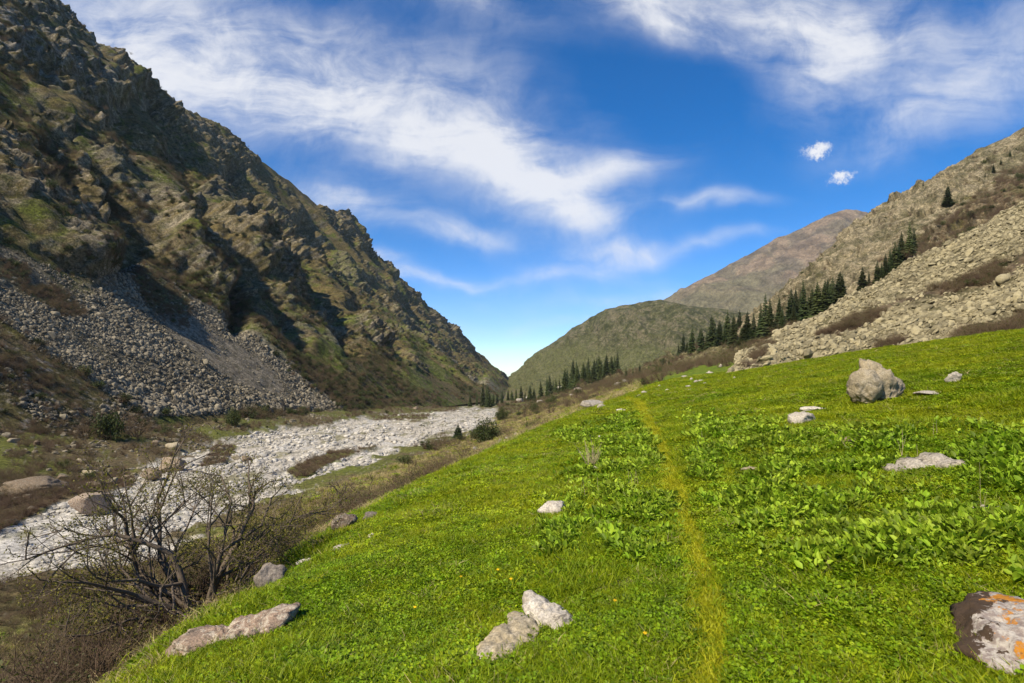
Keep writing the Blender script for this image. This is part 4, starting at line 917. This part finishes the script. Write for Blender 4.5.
# bare little trees
OLV = [shrub_meshes(k, 34, 1.0, 3, .028, spread=.85, depth=3, r=.009, ml=M_olive, mt=M_twig, leafj=.05) for k in (71, 72)]
def bare_tree(px_, py_, stems, label, seed, leafn, depth, name='bare_tree', Y=None, leaf=.035, kids=3, spread=.55, grp=None, r0=1., shrink=.68, bend=.17, trunk=0, rmin=None):
    p_ = hit(px_, py_) if Y is None else Vector(((px_-CX)/F*Y, Y, float(H(np.array([(px_-CX)/F*Y]), np.array([Y]))[0])))
    rn = np.random.default_rng(seed); limbs = []; tips = []
    for (dx, dz, L, r_, dy) in stems:
        segs = []; limbs.append(segs)
        d = np.array((dx, dy, dz), float); d /= np.linalg.norm(d); grow((rn.normal(0, .05), rn.normal(0, .05), -.2), d, L*p_.y/F, r_*r0, depth, rn, segs, tips, spread, .012, kids, 5, shrink, bend, .75, rmin=rmin or (.0021 if Y and Y < 10 else .006))
    o = link(name, None, loc=p_, label=label, cat='tree', group=grp)
    for sg in limbs: link('limb', mesh_np('limb', *tubes([s_[:4] for s_ in sg], 5), M_bark), o)
    if trunk:
        sg = []; q_ = np.array((.08, 0, -.45)); rr_ = trunk*1.25
        for k in range(4): q2 = q_+np.array((-.03+rn.normal(0, .02), rn.normal(0, .02), .13)); sg.append((q_, rr_, q2, rr_*.82)); q_, rr_ = q2, rr_*.82
        link('trunk', mesh_np('trunk', *tubes(sg, 10), M_bark), o)
    if leafn: V, Fc = leaf_cards(tips, leafn, leaf, .07, rn); link('foliage', mesh_np('foliage', V, Fc, M_olive, smooth=False), o)
    return o
bare_tree(203, 618, [(-.45, 1, 78, .085, .1), (-.85, 1, 84, .08, -.1), (-.15, 1, 82, .08, .2), (.22, 1, 76, .065, 0), (-1.25, 1, 86, .07, .2), (.5, 1, 60, .05, -.2), (-.7, 1, 72, .06, -.4), (.1, 1, 66, .05, .5), (-1.7, .9, 80, .055, .4), (-1.05, .8, 62, .045, -.5), (.85, .9, 46, .04, .3)],
          'large sprawling tree with bare twisted limbs and tiny new leaves on the bank', 5, 7, 5, Y=7.0, leaf=.024, r0=.6, bend=.10, trunk=.17, spread=.5)
for x_, y_, Y_, w_, h_, k_ in [(262, 0, 12, 70, 62, 0), (300, 0, 14, 70, 60, 1), (330, 0, 17, 50, 42, 0), (236, 0, 9.5, 60, 52, 1), (70, 0, 13, 90, 60, 1), (130, 0, 10, 80, 50, 0), (20, 0, 11, 80, 62, 0), (385, 0, 26, 40, 30, 1)]:
    bush(x_, y_, w_, h_, OLV[k_], 'shrub', 'twiggy olive shrub on the bank round the big bare tree', cat='shrub', group='twiggy olive shrubs on the bank', yaw=x_, Y=Y_)
bare_tree(32, 612, [(-.7, 1, 34, .022, 0), (.5, 1, 32, .022, .2), (-.1, 1, 36, .022, -.2), (1.2, .8, 26, .016, 0), (-1.2, .7, 24, .016, .1)], 'small bare many stemmed tree at the left edge of the bank', 9, 1, 3, Y=17, leaf=.04)
bare_tree(352, 512, [(-.5, 1, 26, .05, 0), (.5, 1, 26, .05, .1), (0, 1, 28, .055, -.2), (-1.1, .8, 22, .035, 0), (1.0, .9, 20, .035, .2), (.2, .9, 24, .035, .5), (-.3, 1, 26, .04, .5)], 'bare brown shrubby tree on the bank behind the row of small rocks', 12, 2, 4, Y=17.5, leaf=.035, rmin=.007, bend=.12)
bare_tree(415, 462, [(-.5, 1, 10, .02, 0), (.5, 1, 9, .02, .1), (0, 1, 11, .02, -.2)], 'low bare shrub on the flat right of the river bed', 13, 1, 3, Y=60, leaf=.1, name='bare_shrub')
def twig_bunch(px_, py_, n, hpx, label, seed, name='dry_stalks', lean=.25, r=.0035, side=0, spr=.12, mt=None):
    p_ = hit(px_, py_); rn = np.random.default_rng(seed); h = hpx*p_.y/F
    o = link(name, None, loc=p_, label=label, cat='dead plant')
    for k in range(n):
        q_ = np.array((rn.normal(0, spr*h), rn.normal(0, spr*h), -.02)); d = np.array((rn.normal(side, lean), rn.normal(0, lean), 1)); d /= np.linalg.norm(d); L = h*rn.uniform(.6, 1.1); rr0 = 1.7*r*p_.y/5; segs = []
        for j in range(4):
            q2 = q_+d*L/4; segs.append((q_, rr0*(1-j*.18), q2, rr0*(1-(j+1)*.18))); q_ = q2; d = d+rn.normal(0, .07, 3)
        link('stalk', mesh_np('stalk', *tubes(segs, 4), mt or M_stalk), o)
    return o
twig_bunch(592, 472, 38, 34, 'fan of pale dry twigs standing behind a small pale rock', 1, 'dry_shrub', .33, .0016, spr=.05, mt=M_stalk)
twig_bunch(703, 443, 0+3, 12, 'few thin dead stalks in the herbs right of the footpath', 2, r=.0013)
twig_bunch(905, 463, 4, 34, 'group of tall straight dead stalks above the long white rock', 3, r=.0018, lean=.05, spr=.09)
twig_bunch(934, 438, 2, 18, 'single thin dead stalk upslope of the tall group', 4, r=.0014, lean=.05)
twig_bunch(985, 520, 4, 48, 'thin upright dead stem right of the long white rock', 5, r=.0012, lean=.1, spr=.04)
twig_bunch(962, 592, 7, 40, 'pale broken stalks leaning above the lichen covered rock', 6, r=.0012, lean=.9, side=-.4)
twig_bunch(990, 462, 4, 16, 'two crossed pale stalks at the right tip of the long white rock', 7, r=.0016, lean=.7)
twig_bunch(850, 452, 4, 18, 'short dead stalks beside the orange stone', 8, r=.0014, lean=.35)
twig_bunch(590, 500, 3, 26, 'two upright dead stems in the leafy patch left of the path', 9, r=.0013, lean=.06, spr=.2)
twig_bunch(636, 488, 4, 20, 'thin dead stems in the middle of the leafy patch', 10, r=.0013, lean=.1, spr=.2)
twig_bunch(722, 520, 4, 22, 'pale stalk lying in the leaves just right of the path', 11, r=.0013, lean=1.3, side=-.6)
twig_bunch(490, 560, 3, 12, 'three short dead stems in the open lawn', 12, r=.0012, lean=.2, spr=.5)

# ------------------------------------------------------------------ rocks of the meadow and the river bank
def rock(px_, py_, wpx, hpx, name, label, material, seed, lobes=None, cat='rock', yaw=0, deep=.25, sub=4, cuts=9, rough=.11, fine=.025, group=None, tilt=(0, 0), depthr=.8, Y=None):
    p_ = hit(px_, py_) if Y is None else Vector(((px_-CX)/F*Y, Y, float(H(np.array([(px_-CX)/F*Y]), np.array([Y]))[0])))
    V, Fc = rock_verts(sub, lobes=lobes, seed=seed, cuts=cuts, rough=rough, fine=fine, cut_lo=.62 if lobes else .52)
    M = Euler((tilt[0], tilt[1], yaw)).to_matrix(); V = V @ np.array(M).T
    W_, Hh = wpx*p_.y/F, hpx*p_.y/F
    ex = V[:, 0].max()-V[:, 0].min(); ez = V[:, 2].max()-V[:, 2].min(); V[:, 0] -= (V[:, 0].max()+V[:, 0].min())/2; V[:, 2] -= V[:, 2].min()
    V = V*np.array((W_/ex, W_/ex*depthr if lobes is None else W_/ex, Hh*(1+deep)/ez)); V[:, 2] -= Hh*deep
    V[:, 1] += -V[:, 1].min()*.5
    if sub >= 4:
        wv_ = perlin(V*22+seed, 3)*.012+perlin(V*60+seed, 4)*.006; V += (V/(np.linalg.norm(V, axis=1)[:, None]+1e-6))*(wv_*max(.4, min(3, p_.y/6)))[:, None]
    return link(name, mesh_np(name, V, Fc, material), loc=p_, label=label, cat=cat, group=group)
def chain_rock(pts, name, label, material, seed, cat='rock', cuts=4, rough=.12, fine=.06, yaw=0, hgt=.5, lift=0.):
    """rock lying along the ground through the given ground points; pts: (px, py, radius in px, relative height)"""
    G_ = [hit(a, b) for a, b, _, _ in pts]; c_ = sum(G_, Vector())/len(G_); c_.z -= .05; lob = []
    for g_, (a, b, r_, hh) in zip(G_, pts):
        rr_ = r_*g_.y/F; lob.append((g_.x-c_.x, g_.y-c_.y, g_.z-c_.z+rr_*.25+lift, rr_*1.15, rr_*1.7, rr_*hh*1.2))
    V, Fc = rock_verts(5, lobes=lob, seed=seed, cuts=cuts, rough=rough, fine=fine, cut_lo=.75)
    V = V+(V/(np.linalg.norm(V, axis=1)[:, None]+1e-6))*(perlin(V*16+seed, 3)*.02+perlin(V*45+seed, 4)*.010)[:, None]
    return link(name, mesh_np(name, V, Fc, material), loc=c_, label=label, cat=cat)
BIG = [(-.46, -.1, .35, .46, .5, .48), (.18, .0, .55, .62, .5, .38), (-.26, .05, 1.02, .30, .30, .30), (.45, -.05, .5, .42, .42, .30), (.2, 0, .15, .40, .40, .3), (-.5, -.1, .05, .28, .4, .3)]
rock(881, 404, 57, 46, 'boulder', 'big lumpy tan boulder with a smaller block on top on the green slope', M_boulder, 3, lobes=BIG, sub=5, cuts=9, rough=.14, fine=.07, deep=.08)
rock(804, 425, 26, 13, 'rock', 'wedge shaped pale rock in front of the flat slab left of the big boulder', M_pale, 4)
rock(814, 413, 27, 6, 'rock', 'flat pale slab just behind the wedge shaped rock left of the big boulder', M_pale, 5)
rock(852, 449, 20, 12, 'rock', 'small orange stained stone below the big boulder', M_orange, 6)
chain_rock([(898, 474, 9, .6), (914, 471, 11, .7), (934, 468, 12, .75), (954, 471, 11, .6), (972, 475, 7, .5)], 'rock', 'long low white rock with dark pits lying in the herbs', M_pale, 7, fine=.05)
rock(1004, 515, 52, 6, 'rock', 'narrow white rock nearly overgrown by leaves at the right edge', M_pale, 8)
rock(938, 396, 33, 5, 'rock', 'thin flat tan slab right of the big boulder', M_pale, 9, tilt=(0, -.15))
rock(955, 384, 15, 12, 'rock', 'small tilted rectangular slab above the thin flat slab', M_pale, 10, cuts=12, depthr=.5, tilt=(0, -.4))
rock(553, 515, 31, 13, 'rock', 'pale low rock beside the leafy patch in the meadow', M_pale, 11, tilt=(0, -.2))
rock(598, 473, 15, 7, 'rock', 'small pale rock at the foot of the dry twigs', M_pale, 12)
rock(755, 472, 26, 5, 'rock', 'sunken greyish stone right of the path in the herbs', M_boulder, 13)
rock(594, 408, 27, 8, 'boulder', 'long pale pointed boulder on the far left rim of the meadow', M_pale, 14, tilt=(0, -.35))
rock(602, 409, 9, 5, 'rock', 'small pale rock touching the foot of the long pointed boulder', M_pale, 15)
rock(622, 413, 11, 4, 'rock', 'pale oval rock in the meadow right of the long pointed boulder', M_pale, 16)
rock(601, 441, 9, 5, 'rock', 'small pale stone in the meadow left of the top of the path', M_pale, 17)
rock(582, 455, 8, 3, 'rock', 'tiny white stone uphill of the dry twigs', M_pale, 18)
rock(371, 521, 18, 8, 'rock', 'small brownish rock on the meadow rim at the end of the bank', M_darkrock, 19)
rock(343, 534, 26, 20, 'rock', 'dark pinkish rock sticking out of the bank edge', M_pink, 20)
rock(346, 552, 32, 6, 'rock', 'flat pale rock strip in the grass below the dark pinkish rock', M_pale, 21, tilt=(0, -.2))
rock(371, 540, 9, 6, 'rock', 'small pale stone at the upper end of the flat rock strip', M_pale, 22)
rock(306, 567, 24, 7, 'rock', 'pale sloping stone at the rim above the dark grey rock', M_pale, 23, tilt=(0, -.3))
rock(268, 590, 30, 24, 'rock', 'dark grey angular rock half hidden by the bank rim', M_darkrock, 24)
rock(411, 500, 22, 4, 'rock', 'thin grey stone in the grass near the meadow rim', M_darkrock, 25)
chain_rock([(182, 655, 12, .7), (196, 650, 17, .75), (212, 644, 13, .75), (228, 640, 11, .7), (246, 634, 14, .75), (262, 631, 14, .7), (278, 628, 15, .8), (294, 624, 13, .9)], 'rock_outcrop', 'long ridge of pinkish lichened rock along the lower left meadow rim', M_pink, 26, fine=.05, rough=.09)
chain_rock([(486, 667, 12, .35), (498, 658, 17, .4), (510, 648, 19, .42), (524, 640, 18, .45), (519, 624, 12, .5)], 'rock', 'grey brown rock slanting down to the left in the foreground lawn', M_boulder, 27, fine=.03)
chain_rock([(531, 608, 11, 1.0), (538, 614, 13, .85), (549, 622, 15, .6), (563, 627, 14, .5), (576, 629, 9, .5)], 'rock', 'white arched rock above the slanting grey brown rock in the lawn', M_pale, 28, fine=.05)
# lichen rock at the right edge
m, t = mat('orange_lichen_rock'); tcx = t.n('ShaderNodeTexCoord').outputs['Object']
a_ = t.noise(tcx, 7, 10, .72, .3); b_ = t.noise(tcx, 22, 8, .7); c_ = t.noise(tcx, 5.5, 8, .7, .2)
col_ = t.mix(t.ramp(b_, .42, .6), (.50, .45, .38), (.27, .22, .19)); col_ = t.mix(t.m('MULTIPLY', t.ramp(c_, .52, .56), .95), col_, (.50, .20, .012)); col_ = t.mix(t.ramp(t.noise(tcx, 60, 4, .7), .5, .7, 0, .5), col_, (.2, .15, .12))
sx = t.n('ShaderNodeSeparateXYZ'); t.put(sx.inputs[0], tcx)
dk = t.m('MULTIPLY', t.ramp(t.m('MULTIPLY_ADD', a_, 1.15, t.m('MULTIPLY_ADD', sx.outputs[1], .9, t.m('MULTIPLY', sx.outputs[0], -1))), .765, .785), t.ramp(sx.outputs[1], -.40, -.36))
col_ = t.mix(dk, col_, (.075, .05, .032))
finish(t, col_, .92, t.m('MULTIPLY_ADD', a_, .6, t.m('MULTIPLY', b_, .5)), .9, .035)
chain_rock([(990, 646, 26, .30), (1000, 632, 28, .30), (1030, 646, 46, .27), (1060, 646, 46, .28), (998, 662, 28, .32), (1030, 626, 36, .28), (1080, 665, 42, .3)], 'lichen_rock', 'big rock with orange and white lichen and a dark mossy side at the right edge', m, 31, cuts=3, fine=.02, rough=.06)
# white stones dotted on the far green slope
for j in range(16):
    x_ = rng.uniform(640, 735); y_ = np.interp(x_, [640, 735], [392, 366])+rng.uniform(-3, 14)
    rock(x_, y_, rng.uniform(3, 8), rng.uniform(2, 3.5), 'rock', 'small white stone dotted on the far green slope below the spruces', M_pale, 100+j, sub=2, cuts=6, group='white stones on the far green slope')
for j, (x_, y_) in enumerate([(560, 381), (549, 389), (578, 388), (572, 393), (520, 399), (527, 396), (626, 380), (618, 383), (540, 400), (500, 440), (508, 437), (516, 433), (493, 446), (476, 447)]):
    rock(x_, y_+3, rng.uniform(4, 9), rng.uniform(2, 4.5), 'boulder', 'pale boulder on the flats between the river and the spruces', M_pale, 130+j, sub=3, group='pale boulders on the valley flats', cat='boulder')
# river side boulders
rock(88, 512, 31, 18, 'boulder', 'large angular boulder with a pinkish side standing in the white river bed', M_pink, 41, cuts=24, rough=.05, fine=.03)
rock(169, 443, 25, 14, 'boulder', 'triangular tan orange boulder at the foot of the scree', M_orange, 42, cuts=16, rough=.08, Y=95)
rock(149, 455, 19, 11, 'boulder', 'squarish orange brown boulder on the far river bank', M_orange, 43, cuts=11, rough=.05, Y=84)
rock(26, 474, 56, 14, 'boulder', 'long low orange tan boulder near the left edge on the far bank', M_orange, 44, tilt=(0, -.3), Y=72, cuts=16, rough=.14, fine=.06)
for j, (x_, y_, w_, h_, Y) in enumerate([(88, 446, 28, 9, 88), (103, 447, 14, 7, 88), (80, 437, 12, 7, 96), (125, 447, 14, 5, 88), (10, 431, 16, 6, 98), (60, 450, 16, 6, 84), (172, 416, 20, 10, 120), (155, 419, 10, 6, 120), (235, 428, 12, 5, 110), (35, 428, 9, 6, 100), (90, 462, 26, 5, 78), (245, 432, 14, 6, 105), (316, 403, 7, 4, 250), (415, 403, 7, 4, 320)]):
    rock(x_, y_, w_*.75, h_*.75, 'boulder', 'brownish boulder among the scrub at the foot of the left mountain', M_orange if j % 2 else M_boulder, 150+j, sub=3, cuts=12, group='boulders at the foot of the left mountain', cat='boulder', Y=Y, rough=.12)
# larger blocks on the right scree, big enough to single out
for j, (x_, y_, w_, h_) in enumerate([(925, 309, 18, 7), (1003, 281, 16, 9), (936, 330, 14, 6), (1018, 300, 14, 7), (905, 345, 13, 6), (880, 322, 12, 5), (990, 315, 16, 6), (1010, 322, 12, 5), (840, 352, 12, 5), (960, 322, 14, 6)]):
    p_ = onsurf('scree_slope', x_, y_); V, Fc = rock_verts(3, seed=180+j, cuts=13, rough=.05); V = V*np.array((w_*.55, w_*.4, h_*.6))*p_.y/F
    link('scree_block', mesh_np('scree_block', V, Fc, M_scree), loc=p_+Vector((0, 0, .1)), rot=(0, -.5, .3), label='extra large flat block lying on the tan scree', cat='rock', group='large blocks on the tan scree')

# ------------------------------------------------------------------ dandelions
def dandelion_meshes():
    V = [(0, 0, .012)]; Fc = []; n = 18
    for k in range(n):
        a = 6.283*k/n; r_ = .013 if k % 2 else .010; V.append((r_*math.cos(a), r_*math.sin(a), .004+.003*(k % 3)))
    for k in range(n): Fc.append((0, 1+k, 1+(k+1) % n))
    Vs, Fs = tubes([((0, 0, -.09), .002, (0, 0, .004), .002)], 4); return mesh_np('flower_head', V, Fc, M_flower, smooth=False), mesh_np('stem', Vs, Fs, M_herb)
DH, DS = dandelion_meshes()
for x_, y_ in [(498, 582), (511, 592), (461, 589), (415, 621), (615, 616), (645, 652)]:
    p_ = hit(x_, y_); o = link('dandelion', None, loc=p_+Vector((0, 0, .1)), label='yellow dandelion blooming in the short foreground lawn', cat='flower', group='yellow dandelions in the lawn', rot=(R(20), 0, 0)); link('flower_head', DH, o); link('stem', DS, o)

# ------------------------------------------------------------------ each countable thing gets its own label
def ordinal(n): return '%d%s' % (n, 'th' if 10 <= n % 100 <= 20 else {1: 'st', 2: 'nd', 3: 'rd'}.get(n % 10, 'th'))
bpy.context.view_layer.update()
byg = {}
for o in S.objects:
    if o.parent is None and o.get('group') and not o['group'].startswith('yellow'): byg.setdefault(o['group'], []).append(o)
for g, lst in byg.items():
    lst.sort(key=lambda o: o.location.x/o.location.y)
    for k, o in enumerate(lst): o['label'] = o['label']+', '+('leftmost' if k == 0 else 'rightmost' if k == len(lst)-1 else ordinal(k+1)+' from the left')

# ------------------------------------------------------------------ the air of the valley
bm = bmesh.new(); bmesh.ops.create_cube(bm, size=1); hz = bpy.data.meshes.new('haze'); bm.to_mesh(hz); bm.free()
m = bpy.data.materials.new('haze'); m.use_nodes = True; t = NT(m.node_tree); pv_ = t.n('ShaderNodeVolumePrincipled'); pv_.inputs['Density'].default_value = 3.5e-5; pv_.inputs['Color'].default_value = (.80, .88, 1, 1)
ho = t.n('ShaderNodeOutputMaterial'); t.put(ho.inputs['Volume'], pv_.outputs[0]); hz.materials.append(m)
o = link('haze', hz, label='thin pale valley air fading the distant mountain', cat='haze', kind='stuff'); ZT = 800.; ZB = -600.; o.scale = (18400, 18400, ZT-ZB); o.location = (0, 0, (ZT+ZB)/2)
